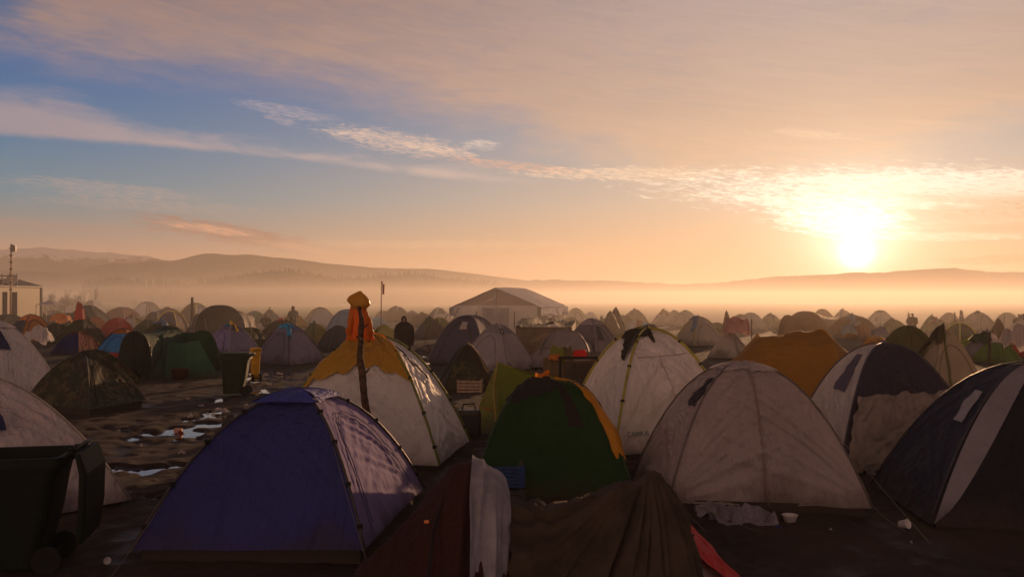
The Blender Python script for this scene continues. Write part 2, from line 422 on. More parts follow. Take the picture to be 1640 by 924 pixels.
# ------------------------------------------------------------------ hills
def hillmat(c1, c2, snow=None):
    m, out = newmat('hillside'); P = geopos(); a = noise(P, 0.012, 7, 0.65); b = noise(P, 0.08, 5, 0.6)
    col_ = mixc(sstep(a * 0.6 + b * 0.4, 0.38, 0.62), c1, c2)
    if snow:
        _, _, z = sepv(P); col_ = mixc(sstep(z + (b - 0.5) * 26 + (a - 0.5) * 16, snow - 3, snow + 3), col_, (0.75, 0.75, 0.78))
    princ(out, col_, 0.95, 0.1, 0, b, 0.6, 3.0); return m
def ridge(name, pts, D, thick, m, label, rough=0.02, seed=1, nv=22, step=6, rag=1.0):
    xs = np.arange(pts[0][0], pts[-1][0] + 1, step)
    ys = np.interp(xs, [p[0] for p in pts], [p[1] for p in pts])
    k = np.ones(5) / 5; ys = np.convolve(np.pad(ys, 2, mode='edge'), k, 'valid')
    V = []
    for px, py in zip(xs, ys):
        top = AT(px, py, D)
        h = max(top.z, 0.2)
        h += rag * D / F * (vn(px * .09, 1.3, seed) * 1.6 + vn(px * .31, 2.3, seed) * 0.8)
        for j in range(nv):
            v = -1 + 2 * j / (nv - 1)
            yy = D + v * thick + 0.25 * thick * vn(px * 0.02, 3.0, seed)
            s_ = max(0.0, 1 - abs(v) ** 1.6)
            z = -1.5 + (h + 1.5) * s_ * (1 + rough * 6 * vn(px * .05, v * 3.0, seed + 2) * (1 - s_))
            V.append((top.x * yy / D * 0.15 + top.x * 0.85, yy, z))
    o = mesh_obj(name, V, gfaces(len(xs), nv), m); return tag(o, kind='structure', label=label)
hm = hillmat((0.035, 0.04, 0.022), (0.07, 0.065, 0.04)); hm2 = hillmat((0.025, 0.032, 0.018), (0.045, 0.05, 0.028))
ridge('mountains', [(-500, 430), (-200, 412), (-60, 405), (0, 400), (30, 398), (60, 398), (84, 395), (100, 402), (123, 398), (140, 404), (160, 404), (176, 403), (200, 408), (232, 408), (262, 416), (300, 422), (420, 436), (560, 446)],
      1080, 95, hillmat((0.06, 0.055, 0.05), (0.10, 0.09, 0.08), 50), 'far pale mountain chain with snow on its highest crests', seed=4, rag=1.3)
ridge('hills', [(-400, 452), (40, 452), (100, 442), (130, 430), (160, 423), (190, 421), (210, 423), (235, 419), (280, 416), (320, 408), (343, 405), (370, 409), (400, 407), (430, 411), (480, 415), (520, 421), (600, 428), (640, 430), (690, 430), (760, 438), (830, 447), (900, 456), (1000, 470)],
      900, 85, hm, 'long wooded hill ridge rising left of centre', seed=8, rag=0.5)
ridge('foothills', [(-500, 430), (0, 432), (60, 435), (110, 437), (170, 444), (240, 452), (330, 462), (400, 470)], 730, 65, hm, 'low dusky foothills at the far left', seed=5, rag=0.4)
ridge('knoll', [(240, 470), (300, 456), (340, 450), (380, 443), (420, 436), (450, 433), (475, 435), (500, 441), (540, 446), (580, 445), (620, 441), (660, 439), (700, 444), (780, 452), (860, 464)], 470, 34, hm2, 'low dark wooded knoll standing in the mist', seed=6, rag=1.0)
ridge('sunward_hills', [(700, 462), (800, 450), (900, 448), (1000, 450), (1080, 455), (1130, 454), (1200, 447), (1270, 441), (1330, 439), (1370, 436), (1410, 437), (1440, 434), (1480, 431), (1510, 429), (1540, 431), (1580, 435), (1640, 436), (1760, 430), (2000, 440), (2300, 450)],
      800, 85, hm, 'long hill ridge below the rising sun', seed=9, rag=1.2)
# ------------------------------------------------------------------ air
def box_obj(name, x0, x1, y0, y1, z0, z1, m):
    v = [(x, y, z) for z in (z0, z1) for x, y in ((x0, y0), (x1, y0), (x1, y1), (x0, y1))]
    return mesh_obj(name, v, [(3, 2, 1, 0), (4, 5, 6, 7), (0, 1, 5, 4), (1, 2, 6, 5), (2, 3, 7, 6), (3, 0, 4, 7)], m, smooth=False)
def volmat(name, colr, dens, g):
    m, out = newmat(name); v = E.nt.nodes.new('ShaderNodeVolumePrincipled')
    v.inputs['Color'].default_value = (*colr, 1); v.inputs['Density'].default_value = dens; v.inputs['Anisotropy'].default_value = g
    E.nt.links.new(v.outputs[0], out.inputs['Volume'])
    return m
hz = box_obj('haze', -1700, 1700, -70, 1900, -2.6, 68, volmat('haze_air', (0.92, 0.88, 0.84), HAZE, 0.36))
tag(hz, kind='stuff', label='warm morning haze over the whole plain')
mist = box_obj('ground_mist', -900, 900, 42, 640, 0.1, 7, volmat('mist_air', (1.0, 0.93, 0.86), 0.0029, 0.53))
tag(mist, kind='stuff', label='bank of pale ground mist lying on the pasture')

# ------------------------------------------------------------------ tents
DARK = (0.012, 0.012, 0.013)
class Dome:
    """two arched poles crossing over a four sided floor; panels hang between them"""
    def __init__(s, C, h, p=2.05, hem=0.06, sag=0.05, wr=0.03, seed=0, apex=None):
        s.C = [np.array(c[:2], float) for c in C]; s.h = h; s.p = p; s.hem = hem; s.sag = sag; s.wr = wr; s.seed = seed
        s.o = np.array(apex[:2], float) if apex is not None else sum(s.C) / 4
    def pole(s, k, t, off=0.0):
        t = np.asarray(t, float); c = s.C[k % 4]
        xy = s.o + (c - s.o) * t[..., None]
        z = s.hem + (s.h - s.hem) * (1 - np.power(t, s.p))
        d = (c - s.o) / np.linalg.norm(c - s.o)
        P = np.concatenate([xy + d * off * t[..., None], (z + off * (1 - 0.5 * t))[..., None]], -1)
        return P
    def pt(s, k, sv, tv, off=0.0):
        sv = np.asarray(sv, float); tv = np.asarray(tv, float)
        A = s.pole(k, sv); B = s.pole(k + 1, sv)
        P = A * (1 - tv)[..., None] + B * tv[..., None]
        e = s.C[(k + 1) % 4] - s.C[k % 4]; L = np.linalg.norm(e); n = np.array([e[1], -e[0]]) / L
        if np.dot(n, (s.C[k % 4] + s.C[(k + 1) % 4]) / 2 - s.o) < 0: n = -n
        slope = s.p * np.power(np.maximum(sv, .02), s.p - 1) * s.h / max(0.3, np.linalg.norm((s.C[k % 4] + s.C[(k + 1) % 4]) / 2 - s.o))
        nn = np.stack([n[0] * slope, n[1] * slope, np.ones_like(slope)], -1)
        nn /= np.linalg.norm(nn, axis=-1, keepdims=True)
        env = np.sin(np.pi * tv) ** 0.7
        x = tv * L * sv; sd = s.seed + k * 7
        w = fbm(x * 5 + 3 * k, sv * 1.3, 3, sd)                                   # creases running down
        hang = np.hypot(tv * sv, 1 - sv); ang = np.arctan2(1 - sv, tv * sv + .02)  # tension fans from the pegged corners
        w2 = fbm(ang * 13, hang * 1.5, 2, sd + 5) * np.exp(-hang * 1.8)
        hang2 = np.hypot((1 - tv) * sv, 1 - sv); ang2 = np.arctan2(1 - sv, (1 - tv) * sv + .02)
        w3 = fbm(ang2 * 13, hang2 * 1.5, 2, sd + 8) * np.exp(-hang2 * 1.8)
        lo = vn(x * 1.2 + 9, sv * 2.2, sd + 2)
        D_ = -s.sag * env * np.sin(np.pi * np.clip(sv, 0, 1)) ** .6 + s.wr * env * sv * (w * 1.1 + lo * 1.2) + s.wr * 2.6 * (w2 + w3) * env + off
        lift = np.where(sv > .999, 1.0, 0) * s.wr * 0.6 * env * vn(x * 3, 0 * x, sd)
        P = P + nn * D_[..., None]; P[..., 2] = np.maximum(P[..., 2] + lift, 0.01)
        return P
    def grid(s, k, s0, s1, t0, t1, ns, nt_, off=0.0):
        S, T = np.meshgrid(np.linspace(s0, s1, ns), np.linspace(t0, t1, nt_), indexing='ij')
        return s.quad(k, S, T, off)
    def quad(s, k, S, T, off=0.0):
        P = s.pt(k, S, T, off)
        L = np.linalg.norm(s.C[(k + 1) % 4] - s.C[k % 4])
        U = np.stack([(T - .5) * L * np.maximum(S, .2) + k * 3.7, S * (np.linalg.norm(s.C[k % 4] - s.o) + s.h) * .8], -1)
        return P.reshape(-1, 3), gfaces(S.shape[0], S.shape[1]), U.reshape(-1, 2)

def dome_tent(label, C, h, mats, p=2.05, hem=0.05, sag=0.04, wr=0.03, res=14, pole=None, pr=0.011, cap=None, capmat=None, capoff=0.03,
              tub=None, group=None, name='dome_tent', seed=None, clips=False, apex=None, polek=(0, 1, 2, 3)):
    seed = random.randint(0, 200) if seed is None else seed
    d = Dome(C, h, p, hem, sag, wr, seed, apex); T = thing(name, label, 'tent', (d.o[0], d.o[1], 0.0), group)
    # shell: one continuous skin, a material slot per side
    V = []; Fc = []; MI = []; UV = []; ms = []
    for k in range(4):
        S, Tt = np.meshgrid(np.linspace(0.0, 1, res) ** 0.85, np.linspace(0, 1, res), indexing='ij')
        v, f, u = d.quad(k, S, Tt)
        if mats[k] not in ms: ms.append(mats[k])
        Fc += [tuple(i + len(V) for i in q) for q in f]; V += list(map(tuple, v)); UV += list(map(tuple, u)); MI += [ms.index(mats[k])] * len(f)
    mesh_obj('shell', V, Fc, ms, T, MI, True, UV)
    if tub is not None:
        mb = MB(); q = [d.o + (c - d.o) * 0.95 for c in d.C]
        for k in range(4):
            a, b = q[k], q[(k + 1) % 4]
            mb.add([(a[0], a[1], -.03), (b[0], b[1], -.03), (b[0], b[1], hem + .03), (a[0], a[1], hem + .03)], [(0, 1, 2, 3)])
        mb.build('groundsheet', tub, T)
    if pole is not None:
        for k in (0, 1):
            if k not in polek and k + 2 not in polek: continue
            a = d.pole(k, np.linspace(1, 0, 12) ** 0.8, pr + .004); b = d.pole(k + 2, np.linspace(0, 1, 12) ** 1.25, pr + .004)
            mb = MB(); mb.tube(list(a) + list(b[1:]), pr, 5); mb.build('pole', pole, T, True)
        if clips:
            for k in polek:
                for t in (0.36, 0.58, 0.78, 0.93):
                    P = d.pole(k, np.array([t]), pr + .004)[0]; mb = MB()
                    mb.box(P, (0.05, 0.04, 0.05), random.random()); mb.build('clip', M_BLACK, T)
    if cap:
        V = []; Fc = []; UV = []
        for k in range(4):
            nS = max(4, res // 2); S, Tt = np.meshgrid(np.linspace(0, cap, nS), np.linspace(0, 1, res), indexing='ij')
            S = S * (1 - 0.10 * np.sin(np.pi * Tt))
            v, f, u = d.quad(k, S, Tt, capoff); v = v.copy()
            Fc += [tuple(i + len(V) for i in q) for q in f]; V += list(map(tuple, v)); UV += list(map(tuple, u))
        mesh_obj('rainfly', V, Fc, capmat or mats[0], T, None, True, UV)
    T_D[T.name] = d
    return T, d
T_D = {}
def patch(T, d, k, s0, s1, t0, t1, mat, name='window', off=0.018, skew=0.0, n=10, label=None):
    S, Tt = np.meshgrid(np.linspace(s0, s1, n), np.linspace(t0, t1, n), indexing='ij')
    Tt = Tt + skew * (S - s0)
    v, f, u = d.quad(k, S, Tt, off); o = mesh_obj(name, v, f, mat, T, None, True, u)
    if label: o['label'] = label
    return o
def line_on(T, d, k, st, r, mat, name, off=0.015, n=None):
    s_ = np.array([a for a, b in st]); t_ = np.array([b for a, b in st])
    m = n or len(st) * 4; q = np.linspace(0, 1, m); q0 = np.linspace(0, 1, len(st))
    P = d.pt(k, np.interp(q, q0, s_), np.interp(q, q0, t_), off)
    mb = MB(); mb.tube(list(P), r, 5); return mb.build(name, mat, T, True)
def arch(s_bot, s_top, t0, t1, n=16):
    o = []
    for i in range(n):
        a = math.pi * i / (n - 1); t = (t0 + t1) / 2 - math.cos(a) * (t1 - t0) / 2
        o.append((s_bot + (s_top - s_bot) * math.sin(a) ** 0.55, t))
    return o
def cloth_on(label, cat, d, mat, a0, a1, sfun, off=0.035, na=40, ns=14, wr=0.02, name='tarpaulin', s0=0.0, parent=None, group=None, seed=1):
    """cloth lying over a dome: a = side index + fraction (0..4), sfun(u in 0..1) = how far down it reaches"""
    A_ = np.linspace(a0, a1, na); V = np.zeros((ns, na, 3)); UV = np.zeros((ns, na, 2))
    for j, a in enumerate(A_):
        u = (a - a0) / (a1 - a0); k = int(math.floor(a)); t = a - k
        if k >= 4 and a >= 4: k -= 4
        se = sfun(u) + 0.02 * math.sin(u * 37 + seed); sv = np.linspace(s0, se, ns)
        P = d.pt(k % 4, sv, np.full(ns, t), off)
        n_ = fbm(sv * 6 + seed, np.full(ns, a * 5), 3, seed)
        P[:, 2] += wr * n_ * 2; P[:, :2] += (P[:, :2] - d.o) * (wr * fbm(sv * 9, np.full(ns, a * 9), 2, seed + 4))[:, None]
        V[:, j] = P; UV[:, j, 0] = a * 1.2; UV[:, j, 1] = sv * 2
    v = V.reshape(-1, 3)
    o = mesh_obj(name, v, gfaces(ns, na), mat, parent, None, True, UV.reshape(-1, 2), loc=None if parent else tuple(d.o) + (0,))
    if parent is None: tag(o, label, cat, group)
    elif label: o['label'] = label
    return o
M_BLACK = flat((0.010, 0.010, 0.011), 0.75, 0.2)
M_POLE = flat((0.03, 0.03, 0.03), 0.35)
def rope(T, a, b, r=0.004, name='guy_rope', mat=None):
    a = Vector(a); b = Vector(b); mb = MB()
    mb.tube([a.lerp(b, i / 6) - Vector((0, 0, 0.03 * math.sin(math.pi * i / 6))) for i in range(7)], r, 4)
    return mb.build(name, mat or flat((0.14, 0.11, 0.09), 0.8), T, True)

# colours (base colours of the cloth)
GREY = (0.36, 0.34, 0.36); LGREY = (0.55, 0.53, 0.53); WHITE = (0.72, 0.70, 0.68); SILVER = (0.62, 0.60, 0.58)
NAVY = (0.028, 0.036, 0.10); BLUE = (0.03, 0.07, 0.42); SKYB = (0.05, 0.26, 0.60); LAV = (0.27, 0.25, 0.46); PURP = (0.17, 0.15, 0.38)
DGREEN = (0.018, 0.075, 0.035); GREEN = (0.03, 0.20, 0.05); OLIVE = (0.10, 0.11, 0.035); LIME = (0.30, 0.38, 0.04); BLK = (0.018, 0.018, 0.018)
RED = (0.50, 0.03, 0.02); MAROON = (0.16, 0.03, 0.025); ORANGE = (0.62, 0.20, 0.03); YEL = (0.72, 0.38, 0.03); BROWN = (0.16, 0.11, 0.075)
TAN = (0.42, 0.36, 0.24); MUSTARD = (0.45, 0.25, 0.03); DGREY = (0.10, 0.095, 0.10); TEAL = (0.02, 0.25, 0.30); PINKB = (0.30, 0.22, 0.19); CREAM = (0.62, 0.57, 0.42)

# ---- hero tents ------------------------------------------------------
# blue tent, front
C = [G(583, 905), G(678, 800), None, G(212, 905)]
C[2] = C[1] + C[3] - C[0]
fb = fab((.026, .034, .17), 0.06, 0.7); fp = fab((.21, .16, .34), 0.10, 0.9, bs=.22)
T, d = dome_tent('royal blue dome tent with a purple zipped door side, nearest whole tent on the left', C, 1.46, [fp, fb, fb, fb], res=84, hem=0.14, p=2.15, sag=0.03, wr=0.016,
                 pole=flat((0.04, 0.035, 0.04), 0.5), pr=0.016, cap=0.30, capmat=fab((0.05, 0.065, 0.32), 0.06, 0.6), capoff=0.07, tub=fab(BLK, 0.0), clips=True, seed=12, apex=None)
d.wr *= 1.0
line_on(T, d, 0, arch(0.97, 0.40, 0.12, 0.86, 24), 0.006, fab((0.08, 0.07, 0.18), 0), 'door_zip', 0.02)
line_on(T, d, 0, arch(0.95, 0.44, 0.17, 0.80, 24), 0.006, fab((0.10, 0.09, 0.25), 0), 'piping', 0.016)
rope(T, d.pole(3, np.array([.8]))[0], G(150, 960)); rope(T, d.pole(0, np.array([.5]))[0], G(600, 940))
# white tent with the mustard fly, post and raincoat
C = [G(703, 757), G(752, 716), None, G(425, 742)]; C[2] = C[1] + C[3] - C[0]
fw = fab(LGREY, 0.12, 0.4); fs2 = fab(WHITE, 0.15, 0.6, bs=.6)
T, d = dome_tent('tall silver-grey dome tent with olive poles under a mustard fly, behind the blue tent', C, 1.90, [fs2, fw, fw, fw], res=84, hem=0.10, p=2.0, sag=0.03, wr=0.05,
                 pole=flat((0.12, 0.14, 0.02), 0.5), pr=0.020, tub=fab(BLK, 0), clips=True, seed=31)
line_on(T, d, 0, [(0.28, .42), (0.50, .58), (0.62, .64)], 0.012, M_BLACK, 'zip', 0.02)
fly = fab(MUSTARD, 0.22, 0.45)
def flys(u): return 0.50 + 0.10 * u + 0.03 * math.sin(u * 9)
cloth_on('mustard yellow fly sheet draped over the top of the tall silver-grey tent', 'fly sheet', d, fly, 2.72, 4.03, lambda u: 0.56 + 0.05 * math.sin(u * 7) + (0.08 if u < .25 else 0), 0.05, 60, 20, 0.035, name='fly_sheet', seed=3)
cloth_on('orange cloth end hanging over the sunny edge of the tall silver-grey tent', 'cloth', d, fab((0.70, 0.26, 0.02), 0.4, 0.4), 0.05, 0.42, lambda u: 0.34 - 0.22 * u, 0.06, 20, 10, 0.05, name='cloth', seed=9)
# branch post
post_b = G(592, 760); y0 = post_b.y - 0.25
pp = [AT(600, 760, y0), AT(596, 720, y0), AT(586, 650, y0 + .1), AT(580, 600, y0 + .25), AT(577, 560, y0 + .4), AT(579, 520, y0 + .5), AT(574, 485, y0 + .6)]
pp[0].z = -0.1
rs_ = [0.055, 0.06, 0.05, 0.055, 0.045, 0.04, 0.025]; path = []; rr_ = []
for i in range(6):
    for j in range(6):
        q = pp[i].lerp(pp[i + 1], j / 6); n_ = mnoise.noise_vector(q * 4) * 0.018; path.append(q + n_); rr_.append((rs_[i] * (1 - j / 6) + rs_[i + 1] * j / 6) * (1 + 0.28 * mnoise.noise(q * 9)))
mb = MB(); mb.tube(path, rr_, 9)
for (px, py, qx, qy) in ((579, 527, 590, 519), (583, 600, 592, 590), (588, 690, 579, 676), (578, 545, 570, 538)): mb.tube([AT(px, py, y0 + .35), AT(qx, qy, y0 + .30)], [0.022, 0.008], 5)
barkm, out = newmat('bark'); P = geopos(); a = noise(P, 14, 6, .65, .4); princ(out, mixc(sstep(a, .35, .65), (0.03, 0.015, 0.01), (0.10, 0.055, 0.035)), .9, .2, 0, a, 1.0, .02)
o = mb.build('wooden_post', barkm, None, True, loc=(path[0].x, path[0].y, 0)); tag(o, 'crooked bark-covered branch post standing in front of the silver-grey tent', 'post')
# raincoat
def lathe_at(mb, cen, rings, n=20, seed=0, fold=0.0, m=0, nf=7, sq=0.75):
    R_ = []
    if fold > .09:
        zs = [r[1] for r in rings]; o_ = rings; q_ = np.linspace(0, len(o_) - 1, len(o_) * 4); rings = [tuple(float(np.interp(q, range(len(o_)), [r[i] for r in o_])) for i in range(4)) for q in q_]
    for (dx, z, rx, ry) in rings:
        ring = []
        for j in range(n):
            a = 2 * math.pi * j / n; k = 1 + fold * math.sin(a * nf + seed + z * 1.5) + fold * 0.7 * math.sin(a * 3 + seed * 2) + (fold * 2.2 * mnoise.noise(Vector((math.cos(a) * 2.2, math.sin(a) * 2.2 + seed, z * 4))) if fold > .09 else 0)
            ring.append((cen[0] + dx + math.cos(a) * rx * k, cen[1] + math.sin(a) * ry * k, z))
        R_.append(ring)
    mb.loft(R_, m, cap=True)
yc = y0 + 0.75; k_ = yc / F
cc = AT(575, 540, yc); zz = lambda py: AT(575, py, yc).z
mb = MB(); lathe_at(mb, cc, [(0.03, zz(545), .195, .08), (0.03, zz(538), .17, .10), (0.02, zz(530), .180, .10), (0.02, zz(520), .155, .10), (0.01, zz(510), .15, .10), (0.0, zz(502), .125, .09), (-.01, zz(485), .09, .07)], 90, 2, 0.13, nf=11)
coat = mb.build('raincoat', fab((0.75, 0.20, 0.015), 0.45, 0.4, False), None, True, loc=(cc.x, cc.y, 0)); tag(coat, 'orange raincoat with a yellow hood hung on top of the branch post', 'raincoat')
mb = MB(); lathe_at(mb, cc, [(0.0, zz(495), .10, .09), (0.02, zz(488), .150, .12), (-.01, zz(481), .162, .12), (-.015, zz(474), .115, .09), (0.0, zz(469.5), .055, .05), (0.016, zz(466), .012, .014)], 44, 5, 0.095, nf=3)
mb.build('hood', fab((0.55, 0.28, 0.03), 0.35, 0.4, False), coat, True)
for sg, xb in ((-1, 561), (1, 592)):
    mb = MB(); pts_ = [AT(575 + sg * 8, 496, yc), AT(575 + sg * 12, 508, yc - .03), AT(xb, 520, yc - .05), AT(xb + sg * 1, 533, yc - .04), AT(xb - sg * 2, 544 + sg * 3, yc)]
    mb.tube([pts_[0], pts_[0].lerp(pts_[1], .5), pts_[1], pts_[1].lerp(pts_[2], .5), pts_[2], pts_[3], pts_[4]], [.03, .045, .04, .055, .04, .05, .03], 9); mb.build('sleeve', fab((0.75, 0.20, 0.015), 0.45, 0.4, False), coat, True)
# green tent
C = [G(757, 803), G(1016, 803)]; dd = Vector((0.1, 2.0, 0)); C = [C[0], C[1], C[1] + dd, C[0] + dd]
fg = fab((0.007, 0.042, 0.010), 0.15)
T, d = dome_tent('dark green dome tent draped with a black cloth and orange strips', C, 1.42, [fg] * 4, res=56, hem=0.05, p=2.9, sag=0.0, wr=0.03, pole=flat((0.02, 0.05, 0.02), .5), tub=fab(BLK, 0), seed=41, apex=(C[0] + C[1]) / 2 + Vector((-0.02, 0.75, 0)))
cloth_on('black blanket slung over the left shoulder of the dark green tent', 'blanket', d, fab(BLK, 0.0, .9, False), -0.62, 0.62, lambda u: 0.42 + 0.18 * math.sin(u * 3) - 0.1 * u, 0.035, 40, 14, 0.03, name='blanket', seed=5)
S, Tt = np.meshgrid(np.linspace(.2, .72, 14), np.linspace(.60, .72, 6), indexing='ij'); v, f, u = d.quad(0, S, Tt + .1 * (S - .2), .03)
tag(mesh_obj('trousers', v, f, fab((0.02, 0.016, 0.014), 0, .9, False), None, None, True, u, loc=tuple(d.o) + (0,)), 'dark trouser leg hanging down the front of the dark green tent', 'trousers')
cloth_on('orange strip of rolled fly cloth along the right edge of the dark green tent', 'cloth', d, fab((0.70, 0.30, 0.02), .35, .4, False), 0.93, 1.10, lambda u: 0.86, 0.05, 10, 24, 0.05, name='cloth', s0=.06, seed=11)
cloth_on('small orange tuft of cloth on the peak of the dark green tent', 'cloth', d, fab((0.75, 0.25, 0.02), .4, .4, False), 2.7, 3.7, lambda u: 0.2 + .05 * math.sin(u * 8), 0.07, 16, 8, 0.07, name='cloth', seed=13)
# white tent with yellow poles
C = [G(985, 742), G(1185, 726), None, G(905, 700)]; C[2] = C[1] + C[3] - C[0]
fw = fab((0.80, 0.74, 0.70), 0.28); yp = flat((0.30, 0.26, 0.02), .4)
T, d = dome_tent('large off-white dome tent with yellow poles and a dark net over its top', C, 1.98, [fw, fw, fw, fw], res=76, hem=0.12, p=2.15, sag=0.03, wr=0.055, pole=yp, pr=0.022, tub=fab(DGREY, 0), clips=True, seed=51)
cloth_on('dark net and sheet pulled over the top left of the large off-white tent', 'net', d, fab((0.035, 0.03, 0.018), 0.12, .8, False), 2.6, 4.42, lambda u: 0.30 + (0.22 if .45 < u < .78 else 0) * math.sin((u - .45) / .33 * math.pi) + 0.04 * math.sin(u * 20), 0.045, 60, 14, 0.035, name='net', seed=15)
line_on(T, d, 0, [(.50, .08), (.50, .5), (.48, .92)], .006, fab((0.35, 0.31, 0.30), .1), 'seam', .012)
line_on(T, d, 0, [(.98, .58), (.8, .56), (.5, .45)], .006, fab((0.35, 0.31, 0.30), .1), 'seam', .012)
tx = bpy.data.curves.new('lettering', 'FONT'); tx.body = 'CAMPUS'; tx.size = 0.105; tx.extrude = 0.001; tx.materials.append(flat((0.02, 0.16, 0.14), .6))
tmp = bpy.data.objects.new('tmp', tx); COL.objects.link(tmp); bpy.context.view_layer.update()
tme = bpy.data.meshes.new_from_object(tmp.evaluated_get(bpy.context.evaluated_depsgraph_get())); bpy.data.objects.remove(tmp)
to = bpy.data.objects.new('lettering', tme); COL.objects.link(to); to.parent = T
P0 = d.pt(0, np.array([.935]), np.array([.07]), .05)[0]; P1 = d.pt(0, np.array([.935]), np.array([.25]), .05)[0]; P2 = d.pt(0, np.array([.86]), np.array([.07]), .05)[0]
xx = Vector(P1 - P0).normalized(); yy = Vector(P2 - P0); yy = (yy - xx * yy.dot(xx)).normalized(); zz_ = xx.cross(yy)
M4 = Matrix((xx, yy, zz_)).transposed().to_4x4(); M4.translation = Vector(P0) - T.location; to.matrix_local = M4
# grey-mauve tent
C = [G(1072, 818), G(1396, 828), None, G(1012, 782)]; C[2] = C[1] + C[3] - C[0]
fgm = fab((0.39, 0.33, 0.33), 0.28); fg2 = fab((0.46, 0.40, 0.40), 0.28)
T, d = dome_tent('large grey-mauve dome tent with a vertical centre seam and dark side window, right foreground', C, 1.70, [fgm, fgm, fgm, fgm], res=84, hem=0.10, p=2.25, sag=0.02, wr=0.06, cap=0.28, capmat=fg2, capoff=0.035,
                 pole=flat((0.10, 0.08, 0.08), .5), pr=0.012, tub=fab(BLK, 0), seed=61)
line_on(T, d, 0, [(.22, .5), (.6, .5), (1.0, .5)], .014, fab((0.24, 0.17, 0.16), .1), 'seam', .03)
patch(T, d, 3, .36, .60, .50, .78, fab((.035, .03, .045), .05), 'window')
rope(T, d.pole(0, np.array([.99]))[0] + np.array([0.1, 0, .0]), G(1130, 850)); rope(T, d.pole(1, np.array([.55]))[0], G(1490, 870)); rope(T, d.pole(1, np.array([.98]))[0], G(1450, 850))
# navy and white tent
C = [G(1345, 768), G(1575, 742), None, G(1262, 728)]; C[2] = C[1] + C[3] - C[0]
fn = fab((0.038, 0.030, 0.055), .10); fw = fab((0.66, 0.60, 0.57), .3)
T, d = dome_tent('dark navy dome tent with a white window side, right of the grey-mauve tent', C, 1.80, [fn, fn, fw, fw], res=64, hem=0.08, p=2.25, sag=0.02, wr=0.04, pole=flat((0.05, 0.045, 0.06), .5), pr=0.012, tub=fab(BLK, 0), seed=71)
patch(T, d, 3, .34, .66, .42, .74, fab((0.10, 0.08, 0.13), .1), 'window')
vo = patch(T, d, 0, .68, 1.0, .02, .98, fab((0.30, 0.25, 0.22), .15), 'valance', off=.06, n=60, label='crumpled grey lower skirt')
for v_ in vo.data.vertices:
    i_ = v_.index // 60; t_ = (v_.index % 60) / 59; q_ = v_.co; k_ = abs(mnoise.noise(Vector((t_ * 16, i_ * .05, 3)))) * 2 - .5
    v_.co = q_ + Vector((.03 * mnoise.noise(q_ * 7), -.075 * k_ - .03 * mnoise.noise(q_ * 5), (.09 * mnoise.noise(Vector((t_ * 7, 1, 1))) if i_ < 2 else 0) + .02 * mnoise.noise(q_ * 9)))
vo.data.update()
# navy tent, right edge
C = [G(1490, 846), G(2020, 880), None, G(1396, 782)]; C[2] = C[1] + C[3] - C[0]
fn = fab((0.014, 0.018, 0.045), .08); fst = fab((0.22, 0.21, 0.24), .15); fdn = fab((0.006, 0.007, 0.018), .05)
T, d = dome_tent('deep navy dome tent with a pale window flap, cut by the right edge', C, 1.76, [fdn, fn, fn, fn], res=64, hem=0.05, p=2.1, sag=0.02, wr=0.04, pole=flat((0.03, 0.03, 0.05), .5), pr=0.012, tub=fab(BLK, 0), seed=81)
patch(T, d, 3, .46, .64, .64, .84, fab((0.42, 0.40, 0.42), .25), 'window_flap', off=.025)
S, Tt = np.meshgrid(np.linspace(.05, 1, 24), np.linspace(0, 1, 8), indexing='ij'); Tt = Tt * 0.27 * (1 - S) ** .6 + 0.012
v, f, u = d.quad(0, S, Tt, .022); mesh_obj('side_stripe', v, f, fst, T, None, True, u)
# left light tents
C = [G(-160, 870), G(212, 808), None, None]; R_ = Vector((-4.65, 11.1, 0)); Fk = Vector((-6.0, 9.0, 0)); ctr = Vector((-6.6, 11.0, 0))
C = [Fk, R_, ctr * 2 - Fk, ctr * 2 - R_]
fl = fab((0.58, 0.50, 0.49), .12)
T, d = dome_tent('pale grey dome tent with a navy flap, just behind the open foreground bin', C, 1.60, [fl] * 4, res=64, hem=0.06, p=1.95, sag=0.03, wr=0.045, pole=flat((0.2, 0.18, 0.17), .5), pr=0.012, tub=fab(BLK, 0), seed=91)
patch(T, d, 0, .30, .62, .10, .52, fab(NAVY, .03), 'window_flap', off=.03)
ctr = Vector((-13.2, 23.0, 0)); R_ = Vector((-11.0, 22.4, 0)); Fk = Vector((-13.0, 20.6, 0)); C = [Fk, R_, ctr * 2 - Fk, ctr * 2 - R_]
T, d = dome_tent('pale grey dome tent with hanging navy door flap, left of the camouflage tent', C, 1.95, [fab((0.56, 0.52, 0.52), .12)] * 4, res=28, hem=0.06, p=2.1, sag=0.02, wr=0.04, pole=flat((0.3, 0.28, 0.27), .5), pr=0.012, cap=.35, capoff=.05, seed=95)
patch(T, d, 0, .36, .62, .30, .62, fab(NAVY, .03), 'window_flap', off=.04, skew=.2)
